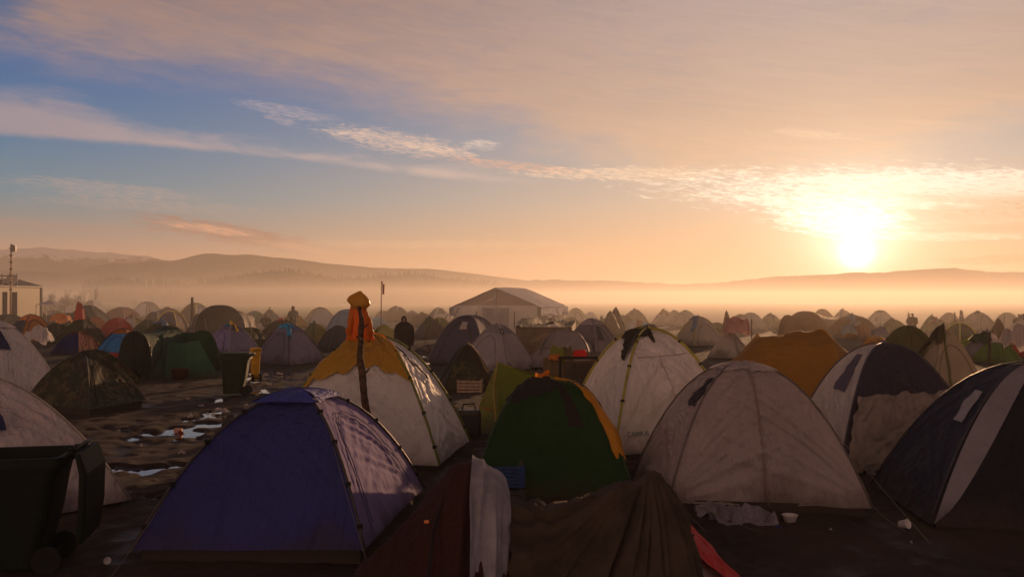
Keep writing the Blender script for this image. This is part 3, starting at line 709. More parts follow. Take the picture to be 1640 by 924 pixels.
# camouflage tent
cm, out = newmat('camouflage_cloth'); P = geopos(); a = noise(P, 3.2, 3, .5, .8); b = noise(P + 0.0 if False else P, 4.6, 3, .5, 1.6); u_, v_, _ = sepv(tcoord('UV')); bb = noise(comb(u_ * 3, v_), 2, 5, .6, 1)
c_ = mixc(sstep(a, .50, .53), (0.018, 0.028, 0.010), (0.07, 0.058, 0.02)); c_ = mixc(sstep(b, .55, .58), c_, (0.045, 0.02, 0.010)); c_ = mixc(sstep(noise(P, 5.5, 2, .5, 1), .6, .63), c_, (0.01, 0.01, 0.008))
princ(out, c_, .6, .3, 0, bb, .6, .03, .15)
C = [G(144, 668), G(232, 652), None, G(40, 655)]; C[2] = C[1] + C[3] - C[0]
T, d = dome_tent('small camouflage dome tent, left beside the mud path', C, 1.18, [cm] * 4, res=28, hem=0.16, p=2.1, sag=0.02, wr=0.03, pole=flat((0.02, 0.02, 0.015), .5), pr=.012, tub=fab(BLK, 0), seed=101)
line_on(T, d, 0, arch(0.97, 0.40, 0.12, 0.80, 24), 0.010, M_BLACK, 'door_zip', .015)
C = [Vector((-13.2, 26.0, 0)), Vector((-11.0, 27.0, 0)), Vector((-12.2, 29.2, 0)), Vector((-14.4, 28.2, 0))]
dome_tent('low camouflage dome tent half hidden behind the small camouflage tent', C, 0.95, [cm] * 4, res=16, pole=flat((0.02, 0.02, 0.015), .5), seed=102)

# ------------------------------------------------------------------ tents placed through the camp
GRP = {'g': None}
AUTO = {}
def auto(key, ax, ay, w, dl, cl, cr, label, r=1.85, res=9, pole=None, cap=None, capc=None, asp=1.0, back=None, p=2.1, group=None, tr=0.34, hem=0.04, tub=True, pr=None, h=None):
    """dome tent from where its top shows, its apparent width and how it is turned"""
    yh = 479.0; rv = random.Random(key + 'v')
    if p == 2.1: p = rv.uniform(1.5, 2.9)
    if asp == 1.0: asp = rv.uniform(.85, 1.35)
    if cap is None and rv.random() < .45: cap = rv.uniform(.25, .5); capc = scl(cr if rv.random() < .5 else cl, rv.choice([.6, .8, 1.3]))
    D = F * r * HC / (w + r * (ay - yh)); h_ = HC - (ay - yh) * D / F; W = w * D / F
    x = (ax - 820) / F * D; view = math.atan2(x, D)
    a = R(dl); base = -math.pi / 2 - view + a
    diag = W / 2 / max(abs(math.cos(a)), abs(math.sin(a)) + 1e-6)
    C = []
    for k in range(4):
        q = base + k * math.pi / 2; C.append(Vector((x + math.cos(q) * diag, D + math.sin(q) * diag * asp, 0)))
    mR = fab(cr, tr); mL = fab(cl, tr); mb_ = fab(back or cl, tr)
    T, d = dome_tent(label, C, h_, [mR, mb_, mb_, mL], res=res, p=p, hem=hem, pole=flat(pole, .5) if pole else None, pr=pr or (0.0011 * D / 3 + 0.009),
                     cap=cap, capmat=fab(capc, tr) if capc else None, tub=fab(BLK, 0) if tub else None, group=group, wr=0.035)
    rr = random.Random(key)
    if w >= 44:
        k = 3 if rr.random() < .5 else 0; t0 = rr.uniform(.08, .25); t1 = rr.uniform(.7, .92); cc_ = cr if k == 0 else cl
        line_on(T, d, k, arch(.97, rr.uniform(.38, .5), t0, t1, 12), 0.006 + .0006 * D / 3, fab(scl(cc_, .4), .05), 'door_zip', .015, 24)
        for q in (1, 3, 0):
            if rr.random() < .6: a_ = d.pole(q, np.array([.62]))[0]; b_ = d.C[q] + (d.C[q] - d.o) * .45; rope(T, a_, (b_[0], b_[1], 0), .004 + .0003 * D / 3)
    AUTO[key] = (T, d); return T, d
YP = (0.30, 0.27, 0.02); BP = (0.03, 0.03, 0.03); WP = (0.4, 0.36, 0.3)
rows = [
 # key, apex x, y, width, turn, left colour, right colour, label, options
 ('a1', 52, 482, 44, -12, LGREY, CREAM, 'small pale grey tent with yellow top in front of the container cabin', dict(pole=YP)),  # right face's lighter cream is sunlight put into its cloth colour
 ('a3', 107, 481, 30, 10, BLK, (0.06, .06, .03), 'small black-brown dome behind the row of white tents at far left', {}),
 ('a4', 119, 484, 36, 0, LGREY, OLIVE, 'small whitish dome with olive side, left of the dark draped tent', dict(pole=YP)),
 ('a5', 149, 480, 42, 5, DGREY, WHITE, 'small dark dome with a bright white side, behind the black draped tent', {}),
 ('a6', 142, 489, 86, 20, BLK, BLK, 'wide black draped tent standing below the small white-sided dome', dict(r=2.3)),
 ('a7', 236, 484, 46, -5, WHITE, CREAM, 'whitish dome tent topped by teal and yellow cloths, left part of camp', dict(pole=(0.2, .2, .18))),
 ('a10', 50, 504, 78, -18, NAVY, ORANGE, 'blue tent with a large orange side near the left edge', dict(pole=BP, res=14)),
 ('a11', 12, 484, 56, 10, (0.05, .02, .02), DGREY, 'dark maroon tent low at the far left edge', {}),
 ('a12', -4, 496, 50, 0, PURP, PURP, 'purple tent corner showing at the left edge', {}),
 ('a2b', 12, 503, 74, 0, (0.02, .05, .02), BLK, 'dark green low tent at the left edge beside the orange-sided one', dict(r=2.6)),
 ('a13', 152, 507, 46, -30, BLK, (0.45, .14, .03), 'small tent with burnt orange side behind the low navy and maroon tent', {}),
 ('a14', 132, 512, 72, 10, (0.02, .03, .012), BLK, 'dark olive dome behind the low navy and maroon tent', {}),
 ('a15', 126, 531, 78, 5, (0.025, .03, .14), MAROON, 'low navy and maroon tent left of the blue and orange one', dict(r=2.2)),
 ('a16', 188, 509, 60, 5, (0.35, .02, .02), RED, 'bright red dome tent behind the blue and orange tent', {}),  # brighter red on the right side is sunlight put into the colour
 ('a17', 198, 527, 82, 22, SKYB, ORANGE, 'sky-blue and orange dome tent with a red hem', dict(res=16, pole=BP)),
 ('a18', 196, 492, 60, 10, MAROON, MAROON, 'low dark maroon tent behind the red dome', dict(r=2.8)),
 ('a18b', 270, 493, 60, 10, MAROON, (0.1, .05, .04), 'low wine-red tent behind the navy dome with yellow poles', dict(r=2.6)),
 ('a19', 212, 504, 52, 15, LGREY, (0.13, .13, .04), 'low whitish and green tent right of the red dome', dict(r=2.3)),
 ('a20', 275, 499, 54, 15, (0.05, .045, .12), PINKB, 'navy dome with yellow poles and dusty pink side', dict(pole=(0.6, .5, .03), res=12)),
 ('a21', 250, 499, 40, 10, BLK, BLK, 'small black tent with blue top, left of the yellow-poled navy dome', dict(cap=.35, capc=SKYB)),
 ('a22', 313, 486, 58, 5, BROWN, LGREY, 'brown and white dome with yellow edge, behind the long dark tunnel tent', dict(pole=YP, res=12)),
 ('a24', 408, 498, 36, 5, (0.02, .12, .13), (0.05, .14, .04), 'small teal and green dome right of the long dark tunnel tent', dict(cap=.3, capc=(0.05, .35, .5))),
 ('a25', 262, 514, 84, 15, (0.03, .035, .015), (0.05, .04, .02), 'very dark olive tent behind the big dark green tunnel tent', dict(r=2.2)),
 ('a27', 370, 519, 90, 0, LAV, (0.33, .30, .44), 'lavender dome tent topped with blue and yellow cloths', dict(res=18, pole=(0.2, .18, .25), p=1.8)),
 ('a28', 463, 520, 114, 2, (0.20, .19, .28), (0.34, .31, .38), 'lavender-grey dome tent with a light blue cloth on its peak', dict(res=20, pole=BP, p=1.8, tub=True)),
 ('a29', 542, 522, 72, -20, DGREY, DGREY, 'dark grey dome tent left of the branch post', dict(res=12)),
 ('a30', 505, 518, 60, 0, OLIVE, (0.25, .2, .04), 'olive and yellow dome peeping over the lavender-grey tent', dict(p=1.9)),
 ('a31', 452, 511, 80, 0, BLK, (0.05, .03, .02), 'blackish tent with red cloth on top, behind the lavender-grey tent', dict(r=2.3)),
 ('a31b', 400, 524, 60, 10, OLIVE, (0.04, .04, .02), 'dull olive tent squeezed between the two lavender tents', {}),
 ('a32', 513, 493, 58, -32, (0.5, .46, .42), LGREY, 'whitish dome tent with tan poles, left of the hanging raincoat', dict(pole=(0.32, .2, .06), res=14, cap=.33, capc=(.5, .46, .42))),
 ('a33', 556, 495, 74, -20, (0.10, .20, .36), (0.12, .24, .42), 'steel-blue dome tent partly hidden by the hanging raincoat', dict(res=12)),
 ('a34', 560, 512, 52, 0, LGREY, LGREY, 'pale low dome between the dark grey dome and the blue one', dict(r=2.2)),
 ('a35', 604, 508, 40, 5, (0.2, .38, .5), (0.2, .38, .5), 'light blue dome just right of the hanging raincoat', dict(r=2.2)),
 ('a36', 615, 521, 60, -30, OLIVE, (0.55, .48, .15), 'olive tent with right side coloured as sunlit yellow, left of the hooded person', dict(res=12, pole=YP)),  # sun falling on the right side is put into its yellow cloth colour
 ('a37', 635, 491, 46, 0, BROWN, BROWN, 'rounded brown tent with a short pole, behind the hooded person', dict(p=2.8)),
 ('a38', 613, 497, 34, 0, (.3, .26, .18), (.3, .26, .18), 'faint pale tent at the foot of the flagpole', {}),
 ('a39', 690, 509, 60, -20, DGREY, BROWN, 'dark brown dome with a white guy line, right of the hooded person', dict(res=12)),
 ('a40', 703, 492, 46, -25, DGREY, (0.6, .57, .52), 'dark dome with a white square window side, left of the marquee', dict(res=12)),
 ('a41', 678, 502, 50, 10, BROWN, BROWN, 'flat brown tent below the white-windowed dome', dict(r=2.3)),
 ('a42', 704, 509, 42, 0, OLIVE, (0.2, .2, .05), 'small olive tent with yellow pole, left of the marquee corner', dict(pole=YP)),
 ('a43', 752, 506, 130, 20, (0.10, .09, .13), (0.36, .31, .31), 'big slate dome with a pale patch on its side, below the marquee', dict(res=22, pole=(.15, .13, .14), r=1.75)),
 ('a44', 797, 520, 122, 14, (0.38, .35, .38), (0.44, .38, .38), 'grey-lilac dome tent with wrinkled sides, in front of the slate dome', dict(res=24, pole=(.2, .17, .17), r=1.7)),
 ('a45', 748, 552, 92, -38, (0.035, .028, .022), (0.04, .03, .022), 'black-brown dome with open camouflage doorway behind the wooden crate', dict(res=20, pole=BP, r=1.3)),
 ('a46', 776, 513, 40, 0, LIME, OLIVE, 'small lime tent top between the slate dome and the marquee', {}),
 ('a48', 860, 506, 58, 0, (0.48, .45, .36), (0.48, .45, .36), 'pale dome with yellow-green top in front of the marquee', dict(pole=YP, cap=.3, capc=LIME, res=12)),
 ('a51', 948, 511, 100, 5, (0.22, .19, .22), (0.34, .29, .29), 'grey-brown dome tent with a dark window, right of the marquee', dict(res=22, pole=(.15, .12, .12), r=1.6)),
 ('a52', 922, 494, 44, -10, (0.5, .47, .4), (0.55, .5, .42), 'whitish far dome just right of the marquee', dict(pole=YP)),
 ('a52b', 946, 499, 26, -10, LGREY, LGREY, 'tiny pale dome second right of the marquee', {}),
 ('a53', 914, 507, 34, 0, (0.2, .25, .06), OLIVE, 'small green tent at the right foot of the marquee', dict(r=2)),
 ('a54', 1018, 496, 44, 0, BROWN, BROWN, 'plain brown far dome with round top, right of centre', {}),
 ('a54b', 997, 505, 44, 0, (.1, .09, .04), BROWN, 'low dark brown tent left of the plain brown dome', dict(r=2.2)),
 ('a54c', 975, 509, 50, 0, (.14, .13, .08), (.3, .12, .06), 'low brown tent with reddish side below the rocky dark peaks', dict(r=2.2)),
 ('a55', 1020, 512, 44, -10, WHITE, (0.5, .25, .12), 'small tent with a bright white and a rust side', dict(res=10)),
 ('a56', 1064, 496, 46, -10, (.45, .4, .33), (.45, .4, .33), 'pale far dome, left one of three overlapping domes', {}),
 ('a56b', 1080, 496, 40, 0, (.3, .26, .12), (.3, .26, .12), 'tan-green far dome, middle one of three overlapping domes', {}),
 ('a56c', 1098, 497, 50, 10, (.48, .42, .34), (.40, .36, .3), 'pale far dome with dark peak, right one of three overlapping domes', dict(cap=.2, capc=(.12, .1, .04))),
 ('a57', 1038, 519, 60, 0, BROWN, BROWN, 'rust-brown dome behind the top of the off-white net-covered tent', dict(r=1.9)),
 ('a57b', 1002, 532, 48, 0, (.2, .08, .04), BROWN, 'small reddish-brown dome left of the off-white net-covered tent', {}),
 ('a58', 1120, 508, 84, -12, (.45, .40, .33), (.48, .42, .36), 'whitish dome tent with yellow edges behind the off-white tent', dict(res=16, pole=YP, cap=.35, capc=(.5, .45, .38))),
 ('a59', 1168, 530, 70, 20, (.5, .44, .38), (.5, .44, .38), 'low pale rounded tent with loose sheet, left of the orange-brown tent', dict(res=14, r=1.6)),
 ('a61', 1202, 501, 56, 0, (.48, .42, .38), (.48, .42, .38), 'plain pale dome with a thin pole before it, below the sun', dict(res=12)),
 ('a61b', 1187, 503, 42, 0, BROWN, BROWN, 'brown dome half behind the plain pale dome', {}),
 ('a61c', 1234, 503, 42, 0, (.3, .24, .1), (.3, .24, .1), 'ochre dome half behind the plain pale dome', {}),
 ('a62b', 1317, 495, 44, 0, (.35, .22, .08), (.35, .22, .08), 'amber dome peak rising behind the long amber tunnel tent', {}),
 ('a62c', 1351, 496, 46, 0, (.42, .34, .2), (.42, .34, .2), 'sandy dome right of the long amber tunnel tent', {}),
 ('a64', 1376, 516, 52, 0, (.35, .14, .04), (.35, .14, .04), 'rust-orange dome with a pale cloth lying on its top', dict(res=10)),
 ('a64b', 1366, 505, 90, 0, (.3, .18, .08), (.3, .2, .1), 'ochre tent behind the rust-orange dome', dict(r=2.4)),
 ('a65', 1410, 497, 50, 0, (.55, .5, .42), (.55, .5, .42), 'white far dome with olive top right of the sun', dict(cap=.38, capc=(.14, .13, .04), res=10)),
 ('a66', 1402, 541, 64, 15, (.55, .28, .06), (.18, .17, .3), 'low tent with an orange and a blue side behind the navy window tent', dict(res=12)),
 ('a67', 1454, 521, 96, -8, (.12, .12, .03), (.10, .09, .03), 'olive-green dome beside the brown-draped tan tent', dict(res=14, r=1.8)),
 ('a67b', 1432, 511, 60, 0, (.3, .3, .1), (.28, .25, .1), 'pale green low tent behind the olive-green dome', dict(r=2.3)),
 ('a68', 1512, 527, 122, -12, (.44, .36, .26), (.46, .37, .26), 'tall tan tent with a dark seam and a brown cloth over its top', dict(res=24, r=1.25, p=1.7)),
 ('a69', 1520, 501, 40, 0, BROWN, BROWN, 'hazy brown dome beside the green stall cloth', {}),
 ('a70', 1566, 499, 64, 0, (.50, .45, .34), (.50, .45, .34), 'white dome tent with a dark round patch on its top, right side', dict(res=12)),
 ('a71', 1613, 501, 50, -5, (.45, .42, .3), (.5, .46, .36), 'white dome with olive top, second from the right edge', dict(cap=.25, capc=(.12, .14, .04), res=10)),
 ('a72', 1648, 505, 64, 0, (.52, .47, .42), (.52, .47, .42), 'white far tent cut by the right edge', {}),
 ('a73', 1537, 517, 56, 0, (.16, .13, .06), (.12, .11, .04), 'olive-brown dome with a yellow rim behind the tan tent', dict(pole=(.6, .55, .05), res=10)),
 ('a74', 1578, 536, 72, 0, (.26, .25, .26), (.26, .25, .26), 'grey tent under a dark green sheet, right of the tan tent', dict(res=12)),
 ('a75', 1552, 541, 50, 0, LIME, LIME, 'lime-green low dome right of the tan tent', dict(res=12, p=1.8)),
 ('a75b', 1596, 548, 72, 0, (.14, .22, .04), (.14, .22, .04), 'grass-green low dome in front of the grey sheeted tent', dict(res=12, r=2.1)),
 ('a76', 1650, 544, 66, 0, RED, RED, 'red low dome cut by the right edge', dict(r=2.3)),
 ('a79', 1640, 528, 60, 0, (.5, .2, .05), ORANGE, 'orange tent behind the red one at the right edge', dict(r=2.3)),
 ('a81', 1500, 510, 56, 0, (.2, .2, .08), (.22, .2, .1), 'faint olive tent behind the brown cloth of the tan tent', dict(r=2.3)),
 ('a82', 1148, 517, 40, 0, (.2, .17, .08), (.2, .17, .08), 'dim ochre tent behind the whitish yellow-edged dome', {}),
 ('a83', 1260, 508, 40, 0, (.3, .2, .08), (.3, .2, .08), 'ochre tent left of the long amber tunnel tent', dict(r=2)),
 ('a84', 660, 499, 40, 0, (.18, .14, .09), (.18, .14, .09), 'hazy brown dome right behind the hooded person', dict(r=2)),
 ('a85', 470, 503, 50, 0, (.2, .16, .04), (.5, .32, .05), 'olive tent lit yellow, beside the sitting man in the back', dict(r=2.2)),  # yellow light on the right side is put into its base colour
 ('a86', 432, 499, 40, 0, (.05, .05, .06), DGREY, 'dark far tent left of the sitting man in the back', dict(r=2.2)),
 ('a87', 236, 512, 60, 0, (.04, .06, .03), (.03, .04, .02), 'dark green low tent behind the big dark green tunnel tent', dict(r=2.3)),
 ('a88', 92, 520, 60, 0, (.02, .04, .02), (.02, .035, .02), 'dark green tent behind the blue and orange one at left', dict(r=2)),
]
for key, ax, ay, w_, dl, cl, cr, lab, o_ in rows: auto(key, ax, ay, w_, dl, cl, cr, lab, **o_)
# windows and patches
T, d = AUTO['a43']; patch(T, d, 3, .42, .60, .44, .66, fab((.5, .42, .38), .3), 'patch', .03, label='pale square patch')
T, d = AUTO['a40']; patch(T, d, 0, .28, .62, .25, .8, fab((.12, .1, .1), .2), 'window', .03)
T, d = AUTO['a51']; patch(T, d, 0, .42, .72, .22, .5, fab((.12, .10, .12), .2), 'window', .03)
T, d = AUTO['a45']; patch(T, d, 0, .52, .98, .04, .80, cm, 'doorway', .03, n=14, label='camouflage cloth doorway')
T, d = AUTO['a17']; patch(T, d, 3, .90, 1.0, .02, .98, fab(RED, .1), 'hem_band', .02); patch(T, d, 0, .90, 1.0, .02, .98, fab(RED, .1), 'hem_band', .02)
T, d = AUTO['a65']; patch(T, d, 3, .6, .8, .55, .8, fab((.3, .26, .18), .2), 'window', .03)
T, d = AUTO['a68']; line_on(T, d, 0, [(.2, .22), (.6, .30), (1, .34)], .03, flat((.10, .10, .02), .6), 'seam', .03)
T, d = AUTO['a10']; line_on(T, d, 0, arch(.95, .4, .15, .8, 16), .03, flat((.05, .03, .02), .6), 'door_zip', .02)
T, d = AUTO['a27']; line_on(T, d, 3, arch(1, .72, .3, .75, 12), .02, flat((.10, .09, .2), .6), 'door_zip', .02)
# cloths lying on tents
def top(key, label, colr, a0, a1, s, off=.06, cat='cloth', wr=.05, seed=1, name='cloth', tr=.2):
    T, d = AUTO[key]; sf = s if callable(s) else (lambda u: s)
    return cloth_on(label, cat, d, fab(colr, tr, .7, False), a0, a1, sf, off, 26, 9, wr, name=name, seed=seed)
top('a28', 'light blue cloth lying on the peak of the lavender-grey tent', (.04, .33, .60), 2.9, 4.5, lambda u: .27 + (.26 if .62 < u < .76 else 0), seed=4)
top('a27', 'teal and blue cloth on the peak of the lavender tent', (.03, .22, .40), 2.9, 4.1, .26, seed=6)
top('a27', 'yellow cloth trailing down the sunny side of the lavender tent', (.75, .45, .03), 3.85, 4.55, lambda u: .22 + (.25 if u > .68 else 0), .12, seed=7)
top('a7', 'teal cloth tied on the peak of the whitish dome at left', (.03, .25, .30), 3.4, 4.2, .36, seed=8)
top('a31', 'red cloth spread over the blackish tent', (.5, .05, .03), 3.3, 4.5, .3, seed=9)
top('a57', 'light blue cloth on the rust-brown dome', (.3, .5, .6), 3.1, 3.7, .4, seed=10)
top('a68', 'dark brown cloth heaped over the top of the tan tent', (.055, .042, .018), 2.3, 4.1, lambda u: .42 + .28 * (u < .62) * math.sin(u / .62 * 3.14), .10, wr=.10, seed=11, tr=.08)
top('a68', 'brown blanket hanging off the left back of the tan tent', (.07, .05, .02), 2.1, 3.3, .8, .07, wr=.08, seed=12, name='blanket', tr=.08)
top('a70', 'dark round rag on the top of the white dome at right', (.10, .06, .03), 3.2, 4.4, .24, seed=13)
top('a74', 'dark green sheet over the grey tent at right', (.03, .05, .02), 2.8, 4.3, .6, .10, wr=.1, seed=14, name='tarpaulin', tr=.05)
top('a64', 'pale cloth on the top of the rust-orange dome', (.55, .5, .42), 3.2, 4.3, .4, seed=15, tr=.3)
top('a74', 'white crumpled laundry on the right shoulder of the grey sheeted tent', (.6, .5, .45), 4.0, 4.8, .75, .16, wr=.12, seed=16, tr=.3)
top('a22', 'yellow strip along the edge of the brown and white dome', (.5, .42, .05), 3.9, 4.2, .5, .05, seed=17)
top('a45', 'tan cloth edge lit along the rim of the black-brown dome', (.3, .2, .1), 0.95, 1.08, .75, .04, seed=18)
top('a44', 'dark rag caught on the sunlit rim of the grey-lilac dome', (.06, .05, .06), 3.98, 4.22, .42, .05, seed=19)

_cols = [('dark', (.05, .045, .04)), ('brown', (.14, .09, .05)), ('grey', (.28, .26, .26)), ('dull green', (.07, .09, .04)), ('faded blue', (.12, .17, .28)), ('dusty red', (.26, .06, .04))]
_lab = {r[0]: r[7] for r in rows}
for i, kk in enumerate(['a13', 'a18b', 'a19', 'a25', 'a30', 'a37', 'a41', 'a54', 'a56', 'a58', 'a61c', 'a64b', 'a67b', 'a72', 'a81', 'a62c', 'a39', 'a84', 'a3', 'a88']):
    nm_, cc_ = _cols[(i * 5 + 1) % 6]; base_ = _lab[kk].split(',')[0].split(); a_ = 2.4 + (i * .37) % 1.1
    top(kk, nm_ + ' tarpaulin over the ' + ' '.join(base_[:12]), cc_, a_, a_ + 1.1 + (i * .23) % .8, (lambda u, i=i: .45 + .18 * math.sin(u * 5 + i) + .12 * math.sin(u * 13 + i)), .07, 'tarpaulin', .11, 30 + i, 'tarpaulin', .12)
# tunnel tents ----------------------------------------------------------
def tunnel(label, hoops, mats, res=16, nseg=10, dip=.10, wr=.03, pole=None, name='tunnel_tent', pr=.02, ends=None):
    """hoops: (x, y, dirx, diry, half width, height)"""
    T = thing(name, label, 'tent', (hoops[0][0], hoops[0][1], 0)); seed = random.randint(0, 99)
    V = []; Fc = []; MI = []; UV = []; ms = []; L = 0
    def ring(hp, q):
        x, y, dx, dy, hw, h = hp; n = math.hypot(dx, dy); dx /= n; dy /= n
        return np.stack([x + dx * hw * -np.sign(np.cos(q)) * np.abs(np.cos(q)) ** .85, y + dy * hw * -np.sign(np.cos(q)) * np.abs(np.cos(q)) ** .85, h * np.sin(q) ** .8], -1)
    q = np.linspace(0.0, math.pi, res)
    for i in range(len(hoops) - 1):
        a = ring(hoops[i], q); b = ring(hoops[i + 1], q); v_ = np.linspace(0, 1, nseg)
        P = a[None] * (1 - v_)[:, None, None] + b[None] * v_[:, None, None]
        dpv = (dip * 4 * v_ * (1 - v_))[:, None] * np.sin(q)[None]
        n_ = fbm(q[None] * 3 + 0 * v_[:, None], v_[:, None] * 2.2 + L + 0 * q[None], 3, seed + i)
        P[..., 2] *= (1 - dpv * .9); c = (np.array(hoops[i][:2])[None] * (1 - v_)[:, None] + np.array(hoops[i + 1][:2])[None] * v_[:, None])[:, None]
        P[..., :2] = c + (P[..., :2] - c) * (1 - dpv * .35 + n_ * wr * 1.6)[..., None]; P[..., 2] = np.maximum(P[..., 2] * (1 + n_ * wr * 1.6), 0)
        Ls = math.dist(hoops[i][:2], hoops[i + 1][:2])
        U = np.stack(np.broadcast_arrays(q[None] * 1.4 + 0 * v_[:, None], L + v_[:, None] * Ls), -1); L += Ls
        if mats[i] not in ms: ms.append(mats[i])
        f = gfaces(nseg, res); Fc += [tuple(k + len(V) for k in g) for g in f]; V += list(map(tuple, P.reshape(-1, 3))); UV += list(map(tuple, U.reshape(-1, 2))); MI += [ms.index(mats[i])] * len(f)
    mesh_obj('shell', V, Fc, ms, T, MI, True, UV)
    if pole:
        for hp in hoops:
            if hp[5] > .3:
                mb = MB(); mb.tube([tuple(p * np.array([1, 1, 1.0]) + np.array([0, 0, pr])) for p in ring(hp, q)], pr, 5); mb.build('pole', flat(pole, .5), T, True)
    return T
def hoop(px, pyb, pyt, hwpx, ang):
    """hoop whose centre foot is at photo px, ground row pyb, top row pyt"""
    g = G(px, pyb); t = AT(px, pyt, g.y); return (g.x, g.y, math.cos(R(ang)), math.sin(R(ang)), hwpx * g.y / F, t.z)
dg = fab((0.016, .055, .032), .10)
T = tunnel('big dark green tunnel tent with a black arched entrance, left of the mud path', [hoop(205, 606, 592, 26, -20), hoop(216, 604, 531, 32, -15), hoop(268, 592, 523, 40, -12), hoop(325, 592, 530, 36, -30), hoop(352, 590, 575, 24, -30)],
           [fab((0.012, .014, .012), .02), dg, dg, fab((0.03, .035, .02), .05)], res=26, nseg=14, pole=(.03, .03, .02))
# loose flysheet flap on its front
V = [G(262, 606), AT(268, 548, G(262, 606).y + 1.2), AT(318, 544, G(300, 606).y + 1.0), G(352, 606)]
def flap(name, label, cat, q, mat, n=18, wr=.05, parent=None, sag=.08, seed=3, group=None):
    """hanging cloth between four points: bottom-left, top-left, top-right, bottom-right"""
    S, Tt = np.meshgrid(np.linspace(0, 1, n), np.linspace(0, 1, n), indexing='ij')
    a, b, c, e = [np.array(p, float) for p in q]
    P = (b * (1 - Tt)[..., None] + c * Tt[..., None]) * (1 - S)[..., None] + (a * (1 - Tt)[..., None] + e * Tt[..., None]) * S[..., None]
    nn = np.cross(c - b, a - b); nn /= np.linalg.norm(nn)
    w_ = fbm(Tt * 5 + S * .8, S * 1.1, 3, seed) * wr * 2 * (0.3 + S) + sag * np.sin(np.pi * S) * np.sin(np.pi * Tt)
    P = P + nn * w_[..., None]; P[..., 2] -= sag * .8 * np.sin(np.pi * Tt) * (1 - S)
    W_ = np.linalg.norm(c - b); H_ = np.linalg.norm(a - b)
    o = mesh_obj(name, P.reshape(-1, 3), gfaces(n, n), mat, parent, None, True, np.stack([Tt * W_, S * H_], -1).reshape(-1, 2), loc=None if parent else tuple(a))
    if parent is None: tag(o, label, cat, group)
    return o
flap('door_flap', None, None, V, fab((0.02, .075, .045), .12), parent=T, wr=.06)
flap('door_flap', None, None, [G(222, 607), AT(238, 545, G(240, 600).y), AT(262, 532, G(250, 598).y), G(258, 606)], fab((0.018, .065, .04), .12), parent=T, wr=.06)
gr_ = (.05, .042, .045)
T = tunnel('long dark brown tunnel tent with grey stripes and a beige round end', [hoop(300, 540, 530, 10, 80), hoop(318, 540, 503, 16, 60), hoop(352, 540, 489, 40, 20), hoop(376, 535, 498, 26, 35), hoop(396, 530, 503, 17, 55), hoop(404, 532, 527, 10, 60)],
           [fab(gr_, .08), fab((.06, .05, .05), .08), fab((.12, .09, .08), .12), fab((.15, .11, .10), .12), fab((.5, .38, .28), .2)], res=20, nseg=8, pole=(.3, .27, .25), pr=.02)
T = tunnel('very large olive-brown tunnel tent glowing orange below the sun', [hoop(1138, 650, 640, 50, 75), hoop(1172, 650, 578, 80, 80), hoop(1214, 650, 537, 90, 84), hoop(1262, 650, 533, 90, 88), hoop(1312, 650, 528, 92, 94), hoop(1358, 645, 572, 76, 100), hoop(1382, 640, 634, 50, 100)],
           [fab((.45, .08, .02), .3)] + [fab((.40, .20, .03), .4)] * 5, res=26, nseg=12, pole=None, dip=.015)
tunnel('long amber tunnel tent directly under the sun', [hoop(1245, 545, 540, 6, 60), hoop(1262, 545, 505, 22, 30), hoop(1290, 543, 499, 34, 5), hoop(1342, 535, 509, 16, 30), hoop(1352, 535, 530, 8, 50)],
       [fab((.35, .2, .08), .2)] * 4, res=16, nseg=7, pole=(.2, .12, .05))
tunnel('long tan tent with an olive end and orange laundry before it, far left', [hoop(50, 522, 516, 6, 60), hoop(62, 522, 499, 14, 30), hoop(88, 520, 497, 22, 10), hoop(110, 522, 501, 16, -20), hoop(124, 522, 516, 8, -40)],
       [fab((.25, .2, .15), .15), fab((.3, .24, .18), .15), fab((.34, .33, .10), .15), fab((.2, .18, .08), .15)], res=16, nseg=7)
fa = fab((.33, .29, .30), .2)
tunnel('pale arched tent with open sloping front, below the brown boxy shelter', [hoop(862, 593, 588, 12, -10), hoop(885, 588, 558, 40, 10), hoop(903, 588, 529, 46, 24), hoop(925, 575, 540, 34, 30)],
       [fa, fa, fab((.25, .22, .22), .15)], res=22, nseg=9, pole=(.18, .14, .13), pr=.025)
T = thing('boxy_shelter', 'boxy brown shelter with a crumpled net over its flat roof', 'shelter', G(868, 568)); 
g0, g1, g2, g3 = G(826, 572), G(916, 572), G(922, 552), G(836, 552)
hh = 1.3
V = []; n = 12; S, Tt = np.meshgrid(np.linspace(0, 1, n), np.linspace(0, 1, 16), indexing='ij')
def quadsurf(a, b, c, d_): return (np.array(a) * (1 - Tt)[..., None] + np.array(b) * Tt[..., None]) * (1 - S)[..., None] + (np.array(d_) * (1 - Tt)[..., None] + np.array(c) * Tt[..., None]) * S[..., None]
up = Vector((0, 0, hh)); bm_ = fab((.22, .16, .11), .15)
for nm, q in (('wall', (g0, g1, g1 + up, g0 + up)), ('wall', (g1, g2, g2 + up, g1 + up)), ('wall', (g0, g3, g3 + up, g0 + up))):
    P = quadsurf(*q); P[..., 1] += fbm(Tt * 4, S * 2, 3, 5) * .12
    P[..., 2] = np.maximum(P[..., 2], 0); mesh_obj(nm, P.reshape(-1, 3), gfaces(n, 16), bm_, T, None, True, np.stack([Tt * 3, S * 1.7], -1).reshape(-1, 2))
P = quadsurf(g0 + up * .95, g1 + up * .95, g2 + up, g3 + up); P[..., 2] += fbm(Tt * 5, S * 3, 4, 6) * .35 + .1; P[..., 1] -= (S < .05) * .15
mesh_obj('roof', P.reshape(-1, 3), gfaces(n, 16), fab((.15, .12, .07), .1), T, None, True, np.stack([Tt * 3, S * 3], -1).reshape(-1, 2))
